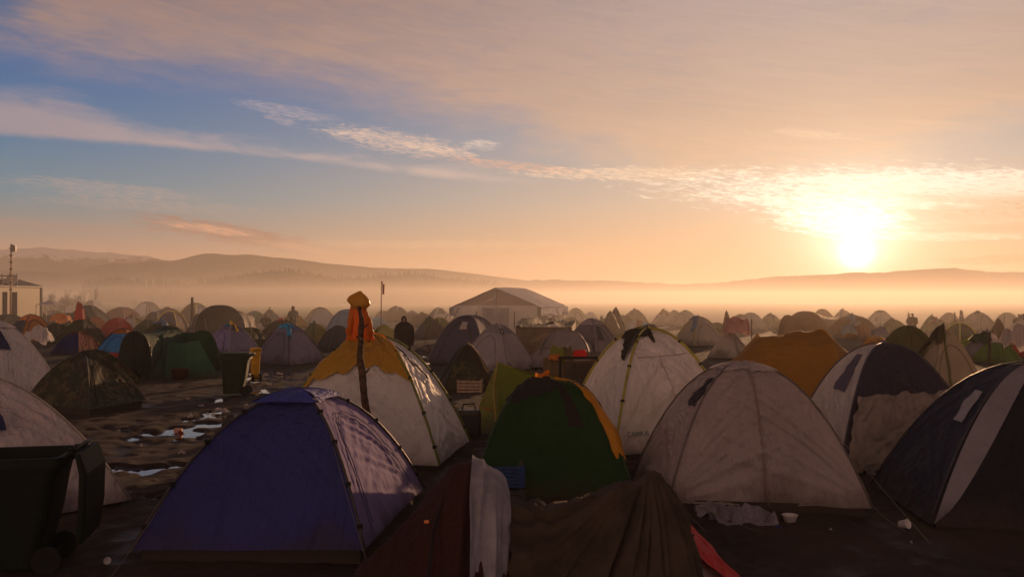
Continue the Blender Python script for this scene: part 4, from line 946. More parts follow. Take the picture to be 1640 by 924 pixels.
# olive sail tent -------------------------------------------------------
D0 = 17.0
T = thing('ridge_tent', 'lime and olive pole tent pulled out into a long sail, behind the dark green tent', 'tent', G(815, 690))
og = fab((.20, .25, .03), .4); og2 = fab((.26, .26, .04), .35)
pk = AT(797, 580, D0); pe = AT(922, 608, D0 + .4)
flap('side_panel', None, None, [G(757, 682), pk, pk + Vector((.02, .05, -.02)), G(800, 712)], og2, 22, .04, T, -.05)
flap('side_panel', None, None, [G(800, 712), pk, pe, AT(925, 700, D0 + .2)], og, 26, .05, T, .12, seed=8)
flap('side_panel', None, None, [G(757, 682), pk, pk + Vector((.5, 1.6, -.5)), G(850, 640)], og, 14, .03, T, .05, seed=9)
flap('side_panel', None, None, [G(950, 640), pe, pk, G(850, 640)], og2, 14, .03, T, .05, seed=10)
mb = MB(); mb.tube([pk + Vector((0, -.02, .02)), AT(790, 620, D0 - .15), G(797, 712)], .014, 6); mb.build('pole', flat((.35, .25, .05), .5), T, True)
rope(T, AT(773, 652, D0 - .3), AT(850, 672, D0 - .3), .01, 'cord', flat((.4, .05, .02), .7))
# marquee ---------------------------------------------------------------
T = thing('marquee_tent', 'large white frame marquee with gabled canvas roof in the middle of the camp', 'marquee', G(812, 545))
Dm = G(800, 548).y; sc_ = Dm / F
def MP(px, py, dy=0): return AT(px, py, Dm + dy)
A0, A1 = MP(727, 556), MP(860, 556); A0.z = A1.z = 0
dep = Vector(((905 - 868) * sc_ * 1.0 + 0.55, 5.2, 0))
def EV(p, z): return Vector((p.x, p.y, z))
zt = MP(800, 462).z; ze = MP(800, 489).z; mid = (A0 + A1) / 2
wl = fab((.88, .82, .72), .42, bs=.5); wr_ = fab((.84, .80, .78), .3, bs=.6)
n_ = 16
flap('gable_wall', None, None, [A0, EV(A0, ze), EV(A1, ze), A1], wl, 20, .03, T, .0, 21)
flap('side_wall', None, None, [A1, EV(A1, ze), EV(A1, ze) + dep, A1 + dep], wl, 20, .05, T, .0, 22)
flap('side_wall', None, None, [A0, EV(A0, ze), EV(A0, ze) + dep, A0 + dep], wl, 8, .03, T, .0, 23)
flap('gable_wall', None, None, [A0 + dep, EV(A0, ze) + dep, EV(A1, ze) + dep, A1 + dep], wl, 8, .03, T, .0, 24)
rg = EV(mid, zt); oh = Vector((-.12, -.18, 0))
mb = MB(); mb.add([EV(A0, ze), EV(A1, ze), rg], [(0, 1, 2)]); mb.build('gable', fab((.62, .52, .42), .4), T)
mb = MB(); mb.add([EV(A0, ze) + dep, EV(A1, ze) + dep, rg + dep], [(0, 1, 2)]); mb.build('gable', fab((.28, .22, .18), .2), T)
mb = MB(); mb.tube([EV(mid, 0) - Vector((0, .05, 0)), rg - Vector((0, .05, .05))], .05, 6); mb.build('tent_pole', flat((.5, .45, .4), .6), T)
for sgn, pe_ in ((-1, A0), (1, A1)):
    o1 = Vector((sgn * .25, 0, -.12)); e0 = EV(pe_, ze) + o1 + Vector((0, -.15, 0)); e1 = EV(pe_, ze) + dep + o1 + Vector((0, .15, 0))
    flap('roof', None, None, [e0, rg + Vector((0, -.15, .05)), rg + dep + Vector((0, .15, .05)), e1], wr_, 22, .035, T, -.05 * sgn, 25)
    flap('valance', None, None, [e0 - Vector((0, 0, .5)), e0, e1, e1 - Vector((0, 0, .5))], wr_, 14, .05, T, 0, 26)
flap('door_flap', None, None, [EV(mid + Vector((-.75, -.08, 0)), .05), EV(mid + Vector((-.75, -.08, 0)), 2.0), EV(mid + Vector((.75, -.08, 0)), 2.0), EV(mid + Vector((.75, -.08, 0)), .05)], fab((.5, .45, .41), .25), 14, .03, T, .02, 27)
for q in (-1.1, 1.1):
    mb = MB(); mb.box(EV(mid + Vector((q, -.09, 0)), 1.3), (.04, .03, 1.0)); mb.build('strap', flat((.15, .1, .08), .7), T)
rope(T, EV(A0, ze - .1), A0 + Vector((-1.6, -1.2, 0)), .02); rope(T, EV(A0, ze - .1) + Vector((.3, 0, 0)), A0 + Vector((-.7, -1.8, 0)), .02)

# ------------------------------------------------------------------ covered tent in the foreground
def rdg(x, y, s): return .5 - 2.2 * np.abs(vn(x, y, s)) + .5 * vn(x * 2.1, y * 2, s + 1)
def skyline_drape(label, name, cat, sky, D0, D1, drop, mat, nu=60, nv=26, front=1.35, back=1.1, fold=.035, peak=None, seed=1, off=0.0, parent=None, vmin=-1.0, vmax=1.0, ragged=0.0, nf=5.0):
    """cloth thrown over a ridge whose top follows sky (photo px); falls to the ground before and behind"""
    xs = np.linspace(sky[0][0], sky[-1][0], nu); ys = np.interp(xs, [a for a, b in sky], [b for a, b in sky])
    P = np.zeros((nu, nv, 3)); UV = np.zeros((nu, nv, 2)); x0 = None
    for i, (px, py) in enumerate(zip(xs, ys)):
        u = i / (nu - 1); D = D0 + (D1 - D0) * u; t = AT(px, py, D); zr = max(t.z + off, .02)
        if i == 0: x0 = t.x
        v1 = vmax - ragged * (0.5 + vn(px * .05, 1.0, seed) + .5 * vn(px * .2, 2.0, seed)); v = np.linspace(vmin, v1, nv)
        a = np.abs(v); z = zr * (1 - a ** 1.25); ext = np.where(v > 0, front, -back) * a * (0.35 + 0.65 * zr / 1.1)
        if peak is not None:
            pt_ = AT(*peak, D); dx = t.x - pt_.x; ang = np.arctan2(dx, a * zr + .08); ph = ang * 14; am = fold * np.minimum(1, np.hypot(dx, a * zr) * 2.2)
            w_ = am * (rdg(ph * .55, a * .5, seed) * 1.6 + rdg(ph * 1.3, a * .9, seed + 2) * .5)
        else:
            w_ = fold * (rdg((t.x + 0 * v) * nf + a * .6, a * .9, seed) * 1.5 + .6 * rdg((t.x + 0 * v) * nf * 2.3, a * 1.7, seed + 3)) * (0.35 + a)
        w_ = w_ + .012 * fbm((t.x + 0 * v) * 9, a * 7, 2, seed + 7)
        P[i, :, 0] = t.x + w_ * .5; P[i, :, 1] = D - ext - np.sign(v) * w_; P[i, :, 2] = np.maximum(z + w_ * (1 - a) * .8 + off * 0, 0.012)
        UV[i, :, 0] = t.x * 1.0; UV[i, :, 1] = v
    v_ = P.reshape(-1, 3); o = mesh_obj(name, v_, gfaces(nu, nv), mat, parent, None, True, UV.reshape(-1, 2), loc=None if parent else (float(P[:, :, 0].mean()), D0, 0))
    if parent is None: tag(o, label, cat)
    return o
def weave(c, sc=90, tr=.0, rough=.9):
    m, out = newmat('blanket_cloth'); P = geopos(); a = noise(P, 3.0, 5, .6); b = noise(P, sc, 2, .6); e_ = noise(P, 12, 4, .6, .6)
    princ(out, mixc(sstep(a, .3, .7), scl(c, .7), scl(c, 1.25)), rough, .15, 0, b * .35 + e_ * .8, .7, .02, tr); return m
sky = [(560, 930), (575, 904), (620, 866), (665, 815), (700, 770), (722, 745), (735, 739), (757, 743), (800, 772), (820, 808), (850, 822), (870, 826), (905, 822), (940, 812), (980, 797), (1020, 782), (1042, 768), (1052, 768), (1066, 782), (1100, 834), (1150, 894), (1190, 934)]
T = thing('ridge_tent', 'low maroon tent in the foreground, mostly buried under blankets', 'tent', G(840, 960))
mar = fab((0.035, 0.009, 0.006), .06, .8)
skyline_drape(None, 'shell', None, [p for p in sky if p[0] <= 820], 8.0, 7.85, 1, mar, 90, 40, fold=.07, parent=T, seed=4)
skyline_drape(None, 'end_panel', None, [p for p in sky if p[0] >= 820], 7.85, 7.3, 1, fab((.36, .33, .35), .12), 60, 26, fold=.03, parent=T, seed=6, off=-.13, nf=4)
redm = fab((.55, .010, .012), .2, .35)
skyline_drape(None, 'red_panel', None, [(1092, 822), (1100, 832), (1150, 892), (1190, 932)], 7.45, 7.3, 1, redm, 30, 20, fold=.03, parent=T, seed=8, off=.02, vmin=-.5, vmax=.35)
mb = MB(); mb.tube([AT(735, 736, 8.0), AT(712, 790, 7.7), AT(694, 850, 7.3), AT(686, 930, 6.8)], .012, 5); mb.build('pole', M_BLACK, T, True)
mb = MB(); mb.box(AT(683, 835, 7.25), (.035, .02, .02), .3); mb.build('toggle', flat((.8, .2, .02), .4), T)
o = skyline_drape('pale grey sheet hanging over the maroon tent beside the brown blanket', 'bed_sheet', 'sheet', [(755, 742), (775, 750), (795, 764), (808, 784), (815, 802)], 7.93, 7.9, 1, weave((.26, .25, .28), 60, .1), 34, 34, fold=.075, seed=12, off=.07, nf=9)
o = skyline_drape('brown wool blanket sagging over the low tent from peak to peak', 'blanket', 'blanket', [(812, 800), (825, 806), (840, 814), (856, 808), (872, 820), (905, 817), (940, 807), (980, 791), (1020, 776), (1038, 763), (1048, 760), (1058, 766), (1070, 784), (1084, 806), (1097, 830)],
                 7.88, 7.38, 1, weave((.055, .040, .030)), 140, 60, fold=.085, seed=15, off=.04, peak=(1048, 760), ragged=.10, vmin=-.5, vmax=.99)
o = skyline_drape('white crumpled plastic sheet behind the sagging brown blanket', 'plastic_sheet', 'plastic sheet', [(858, 822), (880, 812), (905, 808), (930, 806), (955, 810), (975, 818)], 8.35, 8.3, 1, fab((.6, .56, .62), .2, .3, False), 30, 16, fold=.07, seed=19, off=.0, vmin=-.6, vmax=.6)
rope(T, AT(1090, 795, 7.6), G(1230, 855))

# ------------------------------------------------------------------ wheelie bins
def rrect(cx, cy, w, dep, z, n=5, r=.08):
    o = []
    for sx, sy, a0 in ((1, 1, 0), (-1, 1, 90), (-1, -1, 180), (1, -1, 270)):
        for i in range(n):
            a = R(a0 + 90 * i / (n - 1)); o.append((cx + sx * (w / 2 - r) + r * math.cos(a), cy + sy * (dep / 2 - r) + r * math.sin(a), z))
    return o
def wheelie_bin(label, loc, rz, c, open_lid=True, s=1.0, lidc=None, w=.62, dp=.74, h=1.02):
    T = thing('wheelie_bin', label, 'bin', (0, 0, 0)); m = flat(c, .65, .2); lm = flat(lidc or c, .66, .2)
    mb = MB(); rings = [rrect(-.06, 0, dp * .66, w * .78, .05), rrect(-.03, 0, dp * .80, w * .88, h * .55), rrect(0, 0, dp * .92, w * .97, h - .09), rrect(0, 0, dp * 1.03, w * 1.06, h - .085), rrect(0, 0, dp * 1.03, w * 1.06, h),
                        rrect(0, 0, dp * .93, w * .96, h), rrect(-.02, 0, dp * .80, w * .86, h * .5), rrect(-.05, 0, dp * .62, w * .72, .09)]
    mb.loft(rings)
    for q in (-.25, 0, .25): mb.box((-dp * .40, q * w, h * .5), (.03, .03, h * .6))
    mb.build('body', m, T)
    mb = MB(); mb.tube([(dp * .52, -w * .42, h - .03), (dp * .60, -w * .42, h + .05), (dp * .62, -w * .2, h + .06), (dp * .62, w * .2, h + .06), (dp * .60, w * .42, h + .05), (dp * .52, w * .42, h - .03)], .018, 7)
    for q in (-.18, .18): mb.box((dp * .57, q * w, h + .02), (.10, .04, .05))
    mb.build('handle', m, T, True)
    mb = MB()
    if open_lid: rr = [rrect(dp * .66, 0, .05, w * 1.0, h + .03, 5, .02), rrect(dp * .72, 0, .07, w * 1.05, h - .15, 5, .03), rrect(dp * .71, 0, .07, w * 1.05, h - .5, 5, .03), rrect(dp * .68, 0, .05, w * .98, h - .76, 5, .02)]
    else: rr = [rrect(0, 0, dp * 1.08, w * 1.10, h + .002), rrect(0, 0, dp * 1.08, w * 1.10, h + .035), rrect(.02, 0, dp * .9, w * .9, h + .085)]
    mb.loft(rr); mb.build('lid', lm, T)
    for q in (-1, 1):
        mb = MB(); mb.tube([(dp * .36, q * w * .42 - .03, .12), (dp * .36, q * w * .42 + .03, .12)], .12, 16); wh = mb.build('wheel', M_BLACK, T)
        mb = MB(); mb.tube([(dp * .36, q * w * .42 - .035, .12), (dp * .36, q * w * .42 + .035, .12)], .05, 10); mb.build('hub', m, wh)
    mb = MB(); mb.tube([(dp * .36, -w * .4, .12), (dp * .36, w * .4, .12)], .014, 6); mb.build('axle', M_BLACK, T)
    T.location = loc; T.rotation_euler = (0, 0, rz); T.scale = (s, s, s); return T
wheelie_bin('open dark green wheelie bin with hanging lid in the left foreground', (-4.62, 8.55, 0), R(12), (.003, .007, .003), True, 1.04, w=.72, dp=.86)
wheelie_bin('closed dark wheelie bin standing on the mud beside the green tunnel tent', (G(378, 632).x, G(378, 632).y, 0), R(8), (.008, .02, .008), False, 1.0)
wheelie_bin('narrow yellow wheelie bin lit by the sun, right of the dark closed bin', (G(409, 610).x, G(409, 610).y, 0), R(-62), (.50, .25, .012), False, .92, w=.30, dp=.42)

# ------------------------------------------------------------------ people
def person(label, x, y, H, face, coat, legs=(.03, .03, .04), width=1.0, hood=None, wrap=False, skin=(.25, .15, .10), arms='pockets'):
    k = H / 1.75; T = None
    J = {'pelvis': (0, 0, .95, .13), 'belly': (0, -.01, 1.12, .125), 'chest': (0, 0, 1.32, .15), 'neck': (0, .0, 1.50, .058), 'jaw': (0, -.02, 1.57, .07), 'head': (0, -.005, 1.66, .098), 'crown': (0, .01, 1.725, .06)}
    E_ = [('pelvis', 'belly'), ('belly', 'chest'), ('chest', 'neck'), ('neck', 'jaw'), ('jaw', 'head'), ('head', 'crown')]
    for s_, n in ((-1, 'l'), (1, 'r')):
        J['hip' + n] = (s_ * .10, 0, .90, .095); J['knee' + n] = (s_ * .11, -.02, .50, .062); J['ank' + n] = (s_ * .115, .02, .09, .042); J['toe' + n] = (s_ * .13, -.16, .035, .035)
        J['sh' + n] = (s_ * .19, 0, 1.42, .065); J['el' + n] = (s_ * .27, .04, 1.14, .046); J['wr' + n] = (s_ * .20, -.12, .98, .032); J['hd' + n] = (s_ * .14, -.17, .95, .038)
        E_ += [('pelvis', 'hip' + n), ('hip' + n, 'knee' + n), ('knee' + n, 'ank' + n), ('ank' + n, 'toe' + n), ('chest', 'sh' + n), ('sh' + n, 'el' + n), ('el' + n, 'wr' + n), ('wr' + n, 'hd' + n)]
        for f_ in range(4):
            a = 'f%d' % f_ + n; b = 'g%d' % f_ + n; zz0 = .975 - f_ * .019; J[a] = (s_ * .105, -.205, zz0, .010); J[b] = (s_ * (.07 - .004 * f_), -.185, zz0 - .012, .009); E_ += [('hd' + n, a), (a, b)]
        J['th' + n] = (s_ * .115, -.165, 1.0, .011); J['ti' + n] = (s_ * .085, -.19, .995, .009); E_ += [('hd' + n, 'th' + n), ('th' + n, 'ti' + n)]
    J['nose'] = (0, -.125, 1.645, .014); E_.append(('head', 'nose'))
    me = bpy.data.meshes.new('person'); keys = list(J); me.from_pydata([J[q][:3] for q in keys], [(keys.index(a), keys.index(b)) for a, b in E_], [])
    sk = bpy.data.objects.new('person', me); COL.objects.link(sk)
    md = sk.modifiers.new('skin', 'SKIN'); md.use_smooth_shade = True
    bm = bmesh.new(); bm.from_mesh(me); ly = bm.verts.layers.skin.verify()
    for v, q in zip(bm.verts, keys): v[ly].radius = (J[q][3], J[q][3]); v[ly].use_root = (q == 'pelvis')
    bm.to_mesh(me); bm.free(); sb = sk.modifiers.new('sub', 'SUBSURF'); sb.levels = 1; sb.render_levels = 1
    bpy.context.view_layer.update(); ev = sk.evaluated_get(bpy.context.evaluated_depsgraph_get()); m2 = bpy.data.meshes.new_from_object(ev); bpy.data.objects.remove(sk)
    m2.materials.clear(); m2.materials.append(flat(skin, .6)); m2.materials.append(flat(legs, .9)); m2.materials.append(flat((.02, .015, .012), .6))
    for p in m2.polygons:
        z = p.center.z; p.material_index = 2 if z < .10 else (1 if z < 1.45 and abs(p.center.x) < .5 and not (z > .9 and p.center.y < -.15) else 0); p.use_smooth = True
    T = bpy.data.objects.new('person', m2); COL.objects.link(T); tag(T, label, 'person')
    def part(mb, nm, m):
        me_ = bpy.data.meshes.new(nm); me_.from_pydata([tuple(v) for v in mb.v], [], mb.f); me_.materials.append(m)
        for p in me_.polygons: p.use_smooth = True
        o = bpy.data.objects.new(nm, me_); COL.objects.link(o); o.parent = T; return o
    cm_ = weave(coat, 40)
    mb = MB()
    if wrap: R_ = [(0, .12, .30, .24), (0, .45, .33, .27), (0, .8, .35, .27), (0, 1.12, .345, .25), (0, 1.35, .28, .21), (0, 1.47, .17, .15), (0, 1.52, .11, .12)]
    else: R_ = [(0, .62, .21, .165), (0, .85, .215, .17), (0, 1.08, .21, .165), (0, 1.30, .235, .165), (0, 1.42, .225, .14), (0, 1.49, .12, .10), (0, 1.52, .085, .085)]
    R_ = [(a, b, c * width, d_) for a, b, c, d_ in R_]
    lathe_at(mb, (0, .01), R_, 30, x, .05, nf=6); part(mb, 'blanket_wrap' if wrap else 'coat', cm_)
    if not wrap:
        for s_ in (-1, 1):
            mb = MB(); mb.tube([(s_ * .20 * width, .0, 1.44), (s_ * .26 * width, .02, 1.30), (s_ * .30 * width, .05, 1.13), (s_ * .26 * width, -.06, 1.03), (s_ * .205, -.12, .98)], [.085, .085, .07, .062, .05], 9); part(mb, 'sleeve', cm_)
    if hood:
        mb = MB(); n = 20; rg_ = []
        for (z, rx, ry, cy) in ((1.44, .15, .13, .01), (1.52, .125, .125, .01), (1.60, .13, .135, .015), (1.70, .125, .13, .02), (1.77, .09, .095, .03), (1.82, .04, .05, .05), (1.835, .01, .012, .055)):
            rg_.append([(math.sin(2 * math.pi * j / n) * rx, cy + math.cos(2 * math.pi * j / n) * ry * (1 if math.cos(2 * math.pi * j / n) > -.45 else .72), z) for j in range(n)])
        mb.loft(rg_); fo = [f for f in mb.f]; 
        keep = []
        for f in mb.f:
            c = sum((Vector(mb.v[i]) for i in f), Vector()) / len(f)
            if not (c.y < -.06 and 1.55 < c.z < 1.72 and abs(c.x) < .085): keep.append(f)
        mb.f = keep; part(mb, 'hood', weave(hood, 40))
    else:
        mb = MB(); n = 16
        mb.loft([[(math.sin(2 * math.pi * j / n) * r_, .012 + math.cos(2 * math.pi * j / n) * r_ * 1.08, z) for j in range(n)] for z, r_ in ((1.665, .108), (1.71, .105), (1.75, .08), (1.775, .03))]); part(mb, 'hair', flat((.015, .012, .01), .8))
    T.location = (x, y, 0); T.rotation_euler = (0, 0, face); T.scale = (k * width ** .3, k * width ** .3, k); return T
def put(px, D): return (px - 820) / F * D
person('person in a long dark hooded wrap walking on the mud right of the raincoat', put(647, 44), 44, 1.62, R(10), (.022, .014, .012), width=1.35, hood=(.022, .014, .012), wrap=True)
person('dark hooded man standing among tents, left of the white dome', put(470, 70), 70, 1.90, R(60), (.03, .022, .02), width=1.35, hood=(.03, .022, .02))
person('bareheaded man in a brown jacket among the farthest tents at left', put(432, 95), 95, 1.66, R(-30), (.06, .045, .04), width=1.3)
person('slim person in a pale coat on the skyline near the right edge', put(1540, 64), 64, 1.66, R(80), (.35, .30, .24), width=.8, hood=(.35, .3, .24))
person('dark-haired person sitting out between tents under the bright horizon', put(1461, 62), 62, 1.50, R(20), (.10, .06, .03), width=1.5)
person('dark-clothed person beside the last white domes at the right edge', put(1632, 62), 62, 1.46, R(-20), (.05, .035, .02), width=1.3)
person('crouching dark figure between the teal tent and the blackish tent', put(426, 68), 68, 1.30, R(30), (.02, .015, .015), width=1.5)
person('pale-shirted person near the rust and white tent at right', put(663, 62), 62, 1.42, R(180), (.4, .34, .3), width=1.2) if False else None

# ------------------------------------------------------------------ boxes, bags and litter
def crate(label, loc, rz, w, dp, h, c, slats=4, name='crate', cat='crate'):
    T = thing(name, label, cat, loc); m = flat(c, .7)
    mb = MB(); t = .015
    for i in range(slats):
        z = (i + .5) * h / slats; hh_ = h / slats * .72
        for s_ in (-1, 1):
            mb.box((0, s_ * dp / 2, z), (w, t, hh_)); mb.box((s_ * w / 2, 0, z), (t, dp - t * 2, hh_))
    mb.v = [tuple(Vector(v) + Vector(loc)) for v in mb.v]; mb.build('side_slats', m, T)
    mb = MB()
    for sx in (-1, 1):
        for sy in (-1, 1): mb.box(Vector(loc) + Vector((sx * (w / 2 - .03), sy * (dp / 2 - .03), h / 2)), (.04, .04, h))
    mb.box(Vector(loc) + Vector((0, 0, .015)), (w - .04, dp - .04, .02)); mb.build('frame', m, T)
    T.rotation_euler = (0, 0, rz); return T
g = G(753, 628); crate('pale wooden crate standing before the black-brown dome doorway', (g.x, g.y, 0), R(-4), .66, .42, .34, (.32, .22, .15), 4)
g = G(806, 808); T = crate('blue plastic crate with lattice sides beside the dark green tent', (g.x, g.y + .25, .18), R(14), .46, .34, .27, (.008, .04, .16), 6, cat='crate')
g = G(806, 812); crate('dark crate carrying the blue plastic crate', (g.x, g.y + .28, 0), R(10), .5, .36, .178, (.03, .03, .03), 3)
g = G(751, 700); T = thing('travel_bag', 'black travel bag between the silver-grey tent and the olive sail tent', 'bag', (g.x, g.y, 0))
mb = MB(); mb.loft([[tuple(Vector(p) + Vector((g.x, g.y, 0))) for p in rrect(0, 0, a, b, z, 5, .06)] for a, b, z in ((.40, .26, 0.0), (.44, .30, .1), (.44, .30, .42), (.38, .24, .5))]); mb.build('body', flat((.012, .012, .014), .45), T)
mb = MB(); mb.tube([Vector((g.x - .12, g.y, .5)), Vector((g.x - .1, g.y, .6)), Vector((g.x + .1, g.y, .6)), Vector((g.x + .12, g.y, .5))], .015, 6); mb.build('handle', M_BLACK, T, True)
g = G(288, 607); mb = MB(); lathe_at(mb, g, [(0, 0, .22, .22), (0, .3, .27, .27), (0, .32, .28, .28), (0, .32, .25, .25), (0, .1, .2, .2)], 20)
tag(mb.build('bucket', flat((.05, .008, .006), .6), None, True, loc=tuple(g)), 'dark red bucket in front of the green tunnel tent', 'bucket')
g = G(834, 803); mb = MB(); lathe_at(mb, g, [(0, 0, .07, .07), (0, .12, .06, .06), (0, .16, .025, .025), (0, .30, .02, .02), (0, .32, .045, .045), (0, .36, .045, .045), (0, .38, .02, .02), (0, .46, .03, .03), (0, .50, .02, .02)], 14)
tag(mb.build('water_pipe', flat((.03, .025, .02), .35), None, True, loc=tuple(g)), 'slim dark water pipe stand right of the blue crate', 'water pipe')
def cup(label, g, r0, r1, h, c, tilt=0, name='cup', cat='cup'):
    mb = MB(); lathe_at(mb, (0, 0), [(0, 0, r0, r0), (0, h, r1, r1), (0, h + .004, r1 * 1.08, r1 * 1.08), (0, h + .004, r1 * .94, r1 * .94), (0, .01, r0 * .9, r0 * .9)], 20)
    o = mb.build(name, fab(c, .3, .4, False), None, True); o.location = g; o.rotation_euler = (tilt, 0, .6); return tag(o, label, cat)
cup('white plastic bowl lying before the grey-mauve tent', G(1265, 838) + Vector((0, 0, .02)), .06, .085, .075, (.7, .66, .64), 0, 'bowl', 'bowl')
cup('white paper cup lying on its side near the navy tent', G(1441, 848) + Vector((0, 0, .06)), .035, .05, .10, (.75, .72, .72), R(75))
cup('small white cup on the dark ground beside the blue tent', G(170, 902) + Vector((0, 0, .03)), .022, .032, .05, (.6, .58, .6), R(80))
def scrap(px, py, w, h, c, label, name='litter', cat='litter', group=None, seed=0, z0=0.0):
    g = G(px, py); wm = w * g.y / F; hm = max(h * g.y / F, .02); n = 9
    S, Tt = np.meshgrid(np.linspace(-1, 1, n), np.linspace(-1, 1, n), indexing='ij'); rr = np.sqrt(S ** 2 + Tt ** 2)
    k = 1 / np.maximum(1, rr * .8) * (1 + vn(S * 2, Tt * 2, seed) * .5)
    Z_ = hm * np.clip(1.0 - rr * .75 + fbm(S * 3 + seed, Tt * 3, 3, seed) * 1.5, 0.06, 2)
    P = np.stack([g.x + S * wm / 2 * k, g.y + Tt * wm * .4 * k, Z_ + .005 + z0], -1)
    return tag(mesh_obj(name, P.reshape(-1, 3), gfaces(n, n), fab(c, .2, .5, False), None, None, False, P[..., :2].reshape(-1, 2) * 4, loc=tuple(g)), label, cat, group)
LG = 'scraps of litter on the mud'
PW = (.55, .50, .48)
for i, (px, py, w_, h_) in enumerate([(305, 669, 7, 6), (333, 665, 5, 4), (341, 667, 6, 5), (292, 727, 12, 5), (425, 602, 8, 3), (416, 630, 7, 6), (412, 634, 5, 4), (178, 577, 4, 3), (184, 578, 4, 3), (260, 598, 5, 2), (236, 640, 6, 3), (300, 640, 6, 2), (322, 652, 10, 3), (395, 650, 6, 3), (432, 618, 7, 3),
                                      (448, 600, 9, 3), (250, 770, 6, 3), (225, 715, 6, 3), (380, 668, 8, 3), (190, 690, 5, 2), (464, 632, 6, 3), (690, 600, 8, 3), (712, 640, 7, 3), (706, 660, 6, 3), (1230, 842, 6, 3), (1180, 850, 5, 3), (1330, 850, 6, 2), (1460, 870, 4, 2)]):
    scrap(px, py, w_, h_, PW, 'small pale scrap of litter trodden into the bare mud', group=LG, seed=i)
scrap(355, 660, 26, 6, (.5, .45, .44), 'long pale plastic bag lying at the end of the puddle', 'plastic_bag', 'plastic bag', seed=40)
scrap(1190, 834, 100, 22, (.30, .28, .32), 'crumpled grey plastic sheet spilling from under the grey-mauve tent', 'plastic_sheet', 'plastic sheet', seed=41)
scrap(1140, 826, 50, 16, (.30, .28, .30), 'crumpled grey sheet end at the left corner of the grey-mauve tent', 'plastic_sheet', 'plastic sheet', seed=42)
scrap(1393, 762, 18, 22, (.4, .37, .37), 'pale knotted bag at the corner between the two navy tents', 'plastic_bag', 'plastic bag', seed=43)
scrap(668, 562, 26, 9, (.40, .34, .30), 'heap of pale rubbish beside the hooded person', 'rubbish_heap', 'rubbish', seed=44)
scrap(690, 563, 22, 7, (.20, .14, .12), 'flat brown rubbish heap right of the pale one', 'rubbish_heap', 'rubbish', seed=45)
scrap(1248, 846, 10, 4, (.05, .08, .3), 'blue plastic scrap before the grey-mauve tent', seed=46)
scrap(288, 697, 12, 6, (.25, .03, .02), 'dark red scrap lying in the large puddle', seed=47)
g = G(283, 694); mb = MB(); mb.box(Vector((g.x, g.y + .08, .04)), (.14, .09, .08), .1); tag(mb.build('brick', flat((.5, .26, .2), .7), None, loc=tuple(g)), 'pale pink brick lying in the large puddle', 'brick')
# clothes frame -------------------------------------------------------------
Df = 19.0
T = thing('drying_rack', 'black metal frame hung with brown sheets, left of the off-white tent', 'rack', (put(925, Df), Df, 0))
mb = MB(); a = AT(897, 573, Df); b = AT(972, 573, Df); mb.tube([Vector((a.x, Df, 0)), a], .025, 6); mb.build('post', M_BLACK, T)
mb = MB(); mb.tube([Vector((b.x, Df, 0)), b], .025, 6); mb.build('post', M_BLACK, T)
mb = MB(); mb.tube([a - Vector((.04, 0, 0)), b + Vector((.04, 0, 0))], .03, 6); mb.build('crossbar', M_BLACK, T)
bs = fab((.10, .065, .04), .12, .8, False)
V = [AT(868, 640, Df + .3), AT(870, 572, Df + .3), AT(966, 574, Df + .25), AT(966, 650, Df + .2)]
flap('blanket', 'brown sheets hanging from the black metal frame', 'blanket', V, bs, 26, .10, None, .08, 51)
V = [AT(905, 625, Df - .1), AT(902, 579, Df + .0), AT(962, 577, Df + .0), AT(955, 640, Df - .1)]
flap('blanket', 'darker brown sheet hanging in front on the black metal frame', 'blanket', V, fab((.06, .045, .035), .1, .8, False), 22, .08, None, .06, 52)
def heap(px, py, D, w, h, c, label, name='clothes', cat='clothes', seed=0):
    p = AT(px, py, D); wm = w * D / F; hm = h * D / F; n = 10
    S, Tt = np.meshgrid(np.linspace(-1, 1, n), np.linspace(-1, 1, n), indexing='ij'); rr = np.maximum(abs(S), abs(Tt))
    Z_ = hm * (np.clip(1 - rr ** 2, 0, 1) * .6 + fbm(S * 2.2 + seed, Tt * 2.2, 3, seed) * .9) - (rr > .95) * hm * .8
    P = np.stack([p.x + S * wm / 2, p.y + Tt * wm * .35, p.z + Z_], -1)
    return tag(mesh_obj(name, P.reshape(-1, 3), gfaces(n, n), fab(c, .3, .6, False), None, None, True, P[..., :2].reshape(-1, 2) * 2, loc=tuple(p)), label, cat)
heap(892, 566, Df + .3, 26, 16, (.20, .22, .03), 'olive garment on top of the clothes frame', seed=1)
heap(889, 571, Df + .25, 22, 6, (.6, .18, .03), 'orange garment lying under the olive one on the frame', seed=2)
heap(908, 566, Df + .3, 22, 14, (.16, .12, .06), 'brown bundle in the middle of the clothes frame', seed=3)
heap(929, 567, Df + .25, 26, 8, (.75, .03, .02), 'bright red garment on the clothes frame', seed=4)
heap(953, 568, Df + .25, 30, 7, (.2, .16, .12), 'grey-brown cloth at the right end of the clothes frame', seed=5)
# flagpole -------------------------------------------------------------------
Dp = 58.0
T = thing('flagpole', 'thin flagpole with a furled flag beside the raincoat post', 'flagpole', (put(611, Dp), Dp, 0))
mb = MB(); mb.tube([(put(610, Dp), Dp, 0), AT(611, 452, Dp)], [.04, .03], 6); mb.build('pole', flat((.2, .13, .09), .7), T)
t = AT(612, 453, Dp); flap('flag', None, None, [t + Vector((.02, 0, -.75)), t, t + Vector((.16, 0, -.1)), t + Vector((.14, 0, -.72))], fab((.2, .06, .04), .3), 8, .04, T, .03, 61)
mb = MB(); mb.loft([[(t.x - .02 + math.cos(a_) * r_, Dp + math.sin(a_) * r_, z_) for a_ in (0, 1.05, 2.1, 3.14, 4.2, 5.2)] for z_, r_ in ((t.z - .02, .05), (t.z + .06, .07), (t.z + .12, .02))]); mb.build('finial', flat((.3, .2, .1), .5), T)
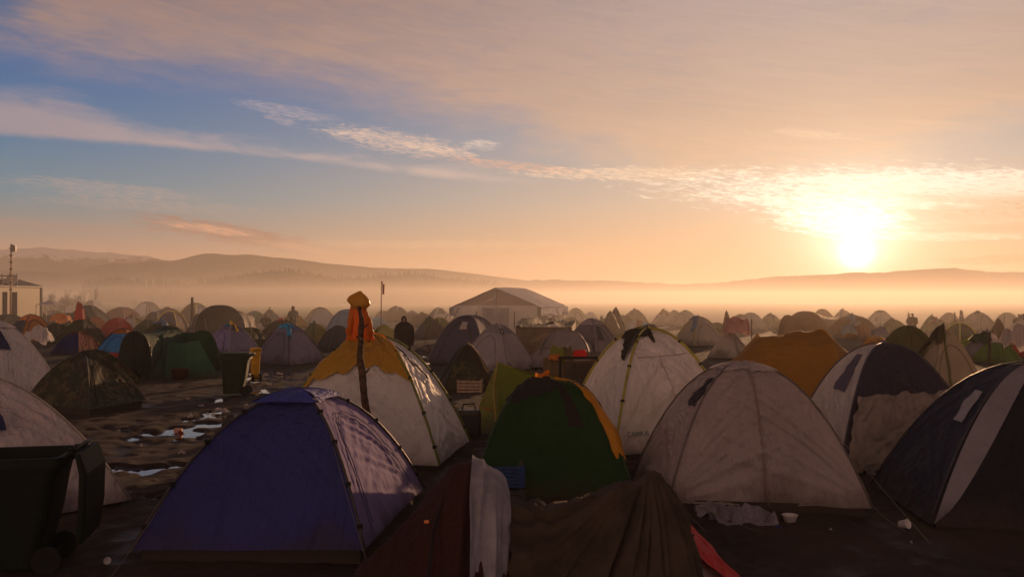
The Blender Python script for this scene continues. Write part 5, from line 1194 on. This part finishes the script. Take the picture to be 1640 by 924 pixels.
# poles standing on the right ---------------------------------------------------
def post(px, pyt, D, r, label, c=(.05, .035, .02), name='pole', cat='pole'):
    t = AT(px, pyt, D); mb = MB(); mb.tube([(t.x + .03, D, 0), (t.x - .01, D, t.z * .5), tuple(t)], [r * 1.15, r, r * .85], 7); tag(mb.build(name, flat(c, .8), None, True, loc=(t.x, D, 0)), label, cat)
post(1585, 531, 22, .035, 'dark wooden pole standing between the green and white tents at right')
post(1529, 500, 70, .06, 'short dark pole sticking up from a small peaked tent on the right')
post(1204, 511, 45, .025, 'thin pole before the plain pale dome below the sun')
post(308, 476, 70, .12, 'stub of a dark stove pipe above the brown and white dome', name='stove_pipe', cat='stove pipe')
post(1493, 502, 72, .03, 'thin pole over the green stall cloth near the right')
post(681, 497, 60, .03, 'thin pale pole near the white-windowed dome', (.3, .25, .2)) if False else None
# odd shelters on the skyline -----------------------------------------------------
def peak_shelter(label, px, pyt, w, D, c, seed, hb=None):
    x = put(px, D); t = AT(px, pyt, D).z; hw = w * D / F / 2; n = 14; V = []
    for i in range(n):
        a = 2 * math.pi * i / n
        for j in range(8):
            s_ = j / 7; r_ = hw * s_ ** .8 * (1 + .3 * vn(a * 1.3, s_ * 2, seed)); V.append((x + math.cos(a) * r_ + .12 * vn(s_ * 3, 1., seed), D + math.sin(a) * r_, max(0, t * (1 - s_ ** 1.1) + .15 * vn(a * 2, s_ * 3, seed + 2) * s_ * (1 - s_) * 4)))
    o = mesh_obj('tarp_shelter', V, gfaces(n, 8, True), fab(c, .2), None, None, True, np.array([(v[0], v[2]) for v in V]), loc=(x, D, 0)); return tag(o, label, 'shelter')
peak_shelter('tall rocky-looking brown tarp peak, left of the plain brown dome', 986, 491, 38, 62, (.12, .08, .05), 3)
peak_shelter('smaller tarp peak leaning on the tall rocky-looking one', 978, 497, 40, 60, (.14, .10, .06), 5)
peak_shelter('tiny pointed green tent on the skyline right of the marquee', 963, 504, 14, 75, (.12, .12, .05), 7)
peak_shelter('dark upright tarp spike left of the pale far dome below the sun', 1164, 496, 22, 58, (.2, .14, .08), 9)
peak_shelter('pale pointed cover beside the sitting dark-haired person', 1455, 498, 10, 66, (.4, .3, .2), 11)
peak_shelter('small dark peaked tent around the short pole on the right', 1528, 510, 30, 66, (.12, .07, .04), 13)
peak_shelter('green stall cloth shelter on the right skyline', 1492, 504, 40, 68, (.08, .12, .03), 15)
peak_shelter('brown draped clothes rack between the two white domes at right', 1597, 509, 34, 50, (.12, .07, .04), 17)
heap(1180, 520, 38, 40, 16, (.6, .35, .28), 'pink and white laundry heap glinting left of the pale dome', 'laundry', 'laundry', 21)
heap(1632, 538, 32, 46, 20, (.55, .45, .40), 'white and pink bedding piled by the red dome at right', 'bedding', 'bedding', 22)
heap(97, 508, 62, 30, 8, (.7, .25, .06), 'orange laundry lying before the long tan tent', 'laundry', 'laundry', 23)
heap(62, 534, 34, 38, 14, (.6, .55, .55), 'white crumpled sheet on top of the large orange-sided tent', 'bed_sheet', 'sheet', 24)
heap(127, 500, 58, 14, 22, (.5, .03, .02), 'red jacket hanging on the black draped tent', 'jacket', 'jacket', 25)
heap(1408, 530, 38, 26, 8, (.4, .36, .36), 'grey bedding pile right of the rust-orange dome', 'bedding', 'bedding', 26)
heap(1360, 527, 36, 22, 8, (.5, .5, .45), 'pale rag on the crest of the very large olive-brown tunnel tent', 'cloth', 'cloth', 27)
T = thing('canopy', 'small white open canopy over a dark base at far left', 'canopy', (put(81, 78), 78, 0)); Dk = 78
zc = AT(81, 488, Dk).z; zt_ = AT(81, 480, Dk).z; x_c = put(81, Dk); q = .85
mb = MB(); mb.add([(x_c - q, Dk - q, zc), (x_c + q, Dk - q, zc), (x_c + q, Dk + q, zc), (x_c - q, Dk + q, zc), (x_c, Dk, zt_)], [(0, 1, 4), (1, 2, 4), (2, 3, 4), (3, 0, 4)]); mb.build('canopy_roof', fab((.5, .48, .5), .2), T)
for sx in (-1, 1):
    for sy in (-1, 1): mb = MB(); mb.tube([(x_c + sx * q * .95, Dk + sy * q * .95, 0), (x_c + sx * q * .95, Dk + sy * q * .95, zc)], .03, 5); mb.build('leg', flat((.1, .09, .09), .5), T)
# ------------------------------------------------------------------ container cabin, mast
Db = 75
def bx(mb, px0, px1, y0_, y1_, z0, z1): mb.box(Vector(((put(px0, Db) + put(px1, Db)) / 2, (y0_ + y1_) / 2, (z0 + z1) / 2)), (put(px1, Db) - put(px0, Db), y1_ - y0_, z1 - z0))
T = thing('container_cabin', 'cream site cabin with dark roof and satellite dish at the far left', 'cabin', (put(30, Db), Db, 0)); zE = AT(0, 459, Db).z
wm_, out = newmat('cabin_wall'); P = geopos(); x_, y_, z_ = sepv(P); rb = E.m('SINE', x_ * 22.0); princ(out, mixc(noise(P, 1.2, 5, .6), (.22, .18, .12), (.28, .235, .16)), .6, .3, 0, rb, .6, .05)
XC = put(-8, Db); LD = 7.6
mb = MB(); mb.box((XC - 3.5, Db + LD / 2, zE / 2), (7.0, LD, zE)); mb.build('wall', wm_, T)
for p0, p1 in ((1.2, 1.75), (2.6, 3.3)): mb = MB(); mb.box((XC + .02, Db + (p0 + p1) / 2, zE * .52), (.06, p1 - p0, zE * .72)); mb.build('door_opening', flat((.03, .027, .03), .95, .05), T)
mb = MB(); mb.box((XC - 3.5, Db + LD / 2, zE + .06), (7.3, LD + .3, .12)); mb.build('eaves', flat((.12, .10, .09), .6), T)
mb = MB(); mb.tube([(XC + .06, Db + LD - .2, 0), (XC + .06, Db + LD - .2, zE)], .05, 6); mb.build('downpipe', flat((.2, .17, .13), .5), T)
zr2 = AT(40, 445, Db).z
mb = MB(); a0, a1 = Db + 3.4, Db + LD
mb.add([(XC - 5, a0, zE + .12), (XC + .1, a0, zE + .12), (XC + .1, a1, zE + .12), (XC - 5, a1, zE + .12), (XC - 3.5, (a0 + a1) / 2, zr2), (XC - .9, (a0 + a1) / 2 - .3, zr2)], [(0, 1, 5, 4), (1, 2, 5), (2, 3, 4, 5), (3, 0, 4)]); mb.build('roof', flat((.04, .038, .04), .6), T)
mb = MB(); 
for z__ in (zE + .5, zE + .9): mb.tube([(put(-40, Db), Db + .3, z__), (put(24, Db), Db + .3, z__)], .05, 5)
for p_ in (-20, 0, 12, 24): mb.tube([(put(p_, Db), Db + .3, zE + .1), (put(p_, Db), Db + .3, zE + 1.1)], .05, 5)
mb.build('railing', flat((.10, .08, .07), .6), T)
mb = MB(); mb.box(Vector((put(9, Db), Db + .2, zE + .45)), (.5, .4, .4)); mb.build('air_unit', flat((.25, .2, .16), .6), T)
cdx = Vector((put(20, Db), Db - .1, AT(20, 448, Db).z)); mb = MB(); rg_ = []
for j, (rr_, o_) in enumerate(((.02, .12), (.2, .09), (.38, .03), (.46, -.04))): rg_.append([tuple(cdx + Vector((math.cos(2 * math.pi * i / 18) * rr_, o_, math.sin(2 * math.pi * i / 18) * rr_))) for i in range(18)])
mb.loft(rg_, cap=False); ds = mb.build('satellite_dish', flat((.35, .30, .27), .5), T, True)
mb = MB(); mb.tube([cdx + Vector((0, .1, 0)), cdx + Vector((0, -.5, -.15))], .02, 5); mb.tube([cdx + Vector((0, .1, 0)), Vector((cdx.x, Db + .3, zE))], .03, 5); mb.build('dish_arm', flat((.2, .18, .16), .5), ds)
T = thing('antenna_mast', 'slender striped antenna mast rising over the site cabin', 'mast', (put(26, 74), 74, 0)); zt_ = AT(26, 394, 74).z; xm = put(26, 74)
mb = MB(); mb.tube([(xm, 73.2, 0), (xm, 73.2, zt_)], [.09, .07], 7); mb.build('pole', flat((.45, .30, .18), .6), T, True)
for k in range(7): mb = MB(); zc = 3.2 + k * .55; mb.tube([(xm, 73.2, zc), (xm, 73.2, zc + .12)], .12, 7); mb.build('band', flat((.08, .06, .05), .6), T)
mb = MB(); mb.tube([(xm + .05, 73.2, zt_ - .55), (xm + .05, 73.2, zt_ + .1)], .10, 8); mb.box((xm + .28, 73.2, zt_ - .25), (.22, .2, .5)); mb.build('antenna', flat((.12, .10, .09), .5), T)
# ------------------------------------------------------------------ bare trees, far woods
def shrub_mesh(seed, conical=False, spread=1.0):
    rnd = random.Random(seed); mt = MB(); mc = MB(); segs = []
    def br(p, d, L, r, lv):
        pts = [p]; q = Vector(p); dd = Vector(d)
        for i in range(3):
            dd = (dd + Vector((rnd.uniform(-.22, .22), rnd.uniform(-.22, .22), rnd.uniform(-.05, .15)))).normalized(); q = q + dd * L / 3; pts.append(Vector(q))
        (mt if lv < 2 else mc).tube(pts, [r, r * .85, r * .7, r * .5], 5 if lv < 2 else 3, cap=False)
        if lv >= 4: return
        for k in range(rnd.randint(3, 4)):
            t_ = rnd.uniform(.35, 1) if lv else rnd.uniform(.25 if conical else .1, 1); i = min(2, int(t_ * 3)); b = pts[i].lerp(pts[i + 1], t_ * 3 - i)
            a = rnd.uniform(0, 6.28); w_ = rnd.uniform(.5, 1.0) * spread; nd = (dd + Vector((math.cos(a) * w_, math.sin(a) * w_, rnd.uniform(0, .3)))).normalized()
            br(b, nd, L * rnd.uniform(.52, .72) * (1.15 - .5 * t_ if conical else 1), r * .55, lv + 1)
    if conical: br(Vector((0, 0, 0)), Vector((0, 0, 1)), .75, .03, 0); br(Vector((0, 0, .1)), Vector((.05, 0, 1)), .6, .02, 0)
    else:
        for k in range(6): a = rnd.uniform(0, 6.28); br(Vector((math.cos(a) * .05, math.sin(a) * .05, 0)), Vector((math.cos(a) * .5, math.sin(a) * .5, 1)).normalized(), .42, .018, 0)
    return mt, mc
bkm = flat((.06, .04, .03), .9)
TM = []
for sd_, con in ((1, 0), (2, 0), (3, 0), (5, 1)):
    mt, mc = shrub_mesh(sd_, con, .6 if con else 1.0); ms_ = []
    for nm, q in (('trunk', mt), ('crown', mc)):
        me = bpy.data.meshes.new(nm); me.from_pydata([tuple(v) for v in q.v], [], q.f); me.materials.append(bkm); ms_.append((nm, me))
    TM.append(ms_)
bl = [(62, 461, 34, 0, 150, 'bare bush just right of the site cabin'), (80, 459, 40, 1, 170, 'second bare bush right of the site cabin'), (100, 464, 40, 2, 165, 'low bare bush between two taller bare ones'), (113, 455, 40, 0, 175, 'tall bare bush with a leaning top'),
      (131, 460, 36, 1, 170, 'round bare bush at the right end of the near bare bushes'), (150, 452, 26, 3, 180, 'slim pointed bare tree standing apart in the mist'), (200, 472, 40, 2, 330, 'faint misty bush right of the slim bare tree'), (215, 474, 30, 0, 300, 'small faint bush beside the misty one'),
      (246, 462, 30, 3, 340, 'ghostly tall tree in the mist above the red dome'), (262, 466, 34, 1, 350, 'ghostly round tree next to the tall one'), (300, 464, 40, 2, 380, 'ghostly tree above the yellow-poled navy dome'), (345, 458, 20, 3, 400, 'thin ghostly tree on the mist line'), (5, 455, 40, 0, 160, 'bare bush behind the site cabin at the left edge'),
      (95, 470, 30, 1, 160, 'low bare scrub in front of the tall bare bush'), (120, 470, 30, 2, 158, 'low bare scrub below the round bare bush')]
for px, pyt, w_, vi, D, lab in bl:
    h = AT(px, pyt, D).z; T = thing('bare_tree', lab, 'tree', (put(px, D), D, 0), 'bare trees and bushes beyond the tents')
    for nm, me in TM[vi]:
        o = bpy.data.objects.new(nm, me); COL.objects.link(o); o.parent = T
    wid = w_ * D / F; T.scale = (wid * .8, wid * .8, h / (1.05 if vi < 3 else 1.25)); T.rotation_euler = (0, 0, random.random() * 6)
def wood(label, items):
    mb = MB()
    for (x, y, z0, h) in items:
        r = h * random.uniform(.16, .26); n = 6; ph = random.random() * 6
        for k in range(3):
            zb = z0 + h * (.12 + .26 * k); zt2 = zb + h * .42 if k < 2 else z0 + h; rk = r * (1 - .27 * k)
            v = [(x + math.cos(ph + 2 * math.pi * j / n) * rk * random.uniform(.75, 1.15), y + math.sin(ph + 2 * math.pi * j / n) * rk, zb + random.uniform(-.3, .3)) for j in range(n)] + [(x, y, zt2)]
            mb.add(v, [(j, (j + 1) % n, n) for j in range(n)])
    o = mb.build('wood', flat((.02, .03, .015), .95), None); return tag(o, label, kind='stuff')
its = []
for k in range(150):
    px = random.uniform(132, 300); D = 400 + random.uniform(-15, 30); yt = np.interp(px, [132, 160, 180, 215, 260, 300], [449, 447, 445, 446, 449, 453]) + random.uniform(-1, 3); z = AT(px, yt, D).z; its.append((put(px, D), D, z - random.uniform(5, 6.4), random.uniform(5.2, 6.6)))
    its.append((put(px, D), D + 6, 0, z - 3))
wood('dark line of conifers rising out of the mist at left', its)
its = []
for k in range(420):
    px = random.uniform(318, 800); yt = np.interp(px, [300, 340, 380, 420, 450, 475, 500, 540, 580, 620, 660, 700, 780, 800], [456, 450, 443, 436, 433, 435, 441, 446, 445, 441, 439, 444, 452, 456]); dv = abs(random.gauss(0, 10)); D = 470 - dv; z = AT(px, yt, 470).z
    z = z * (1 - (dv / 34) ** 1.6) if dv < 34 else 0
    its.append((put(px, D), D, z - 1.0, random.uniform(2.0, 3.6)))
wood('dark wooded crown of the low knoll in the mist', its)
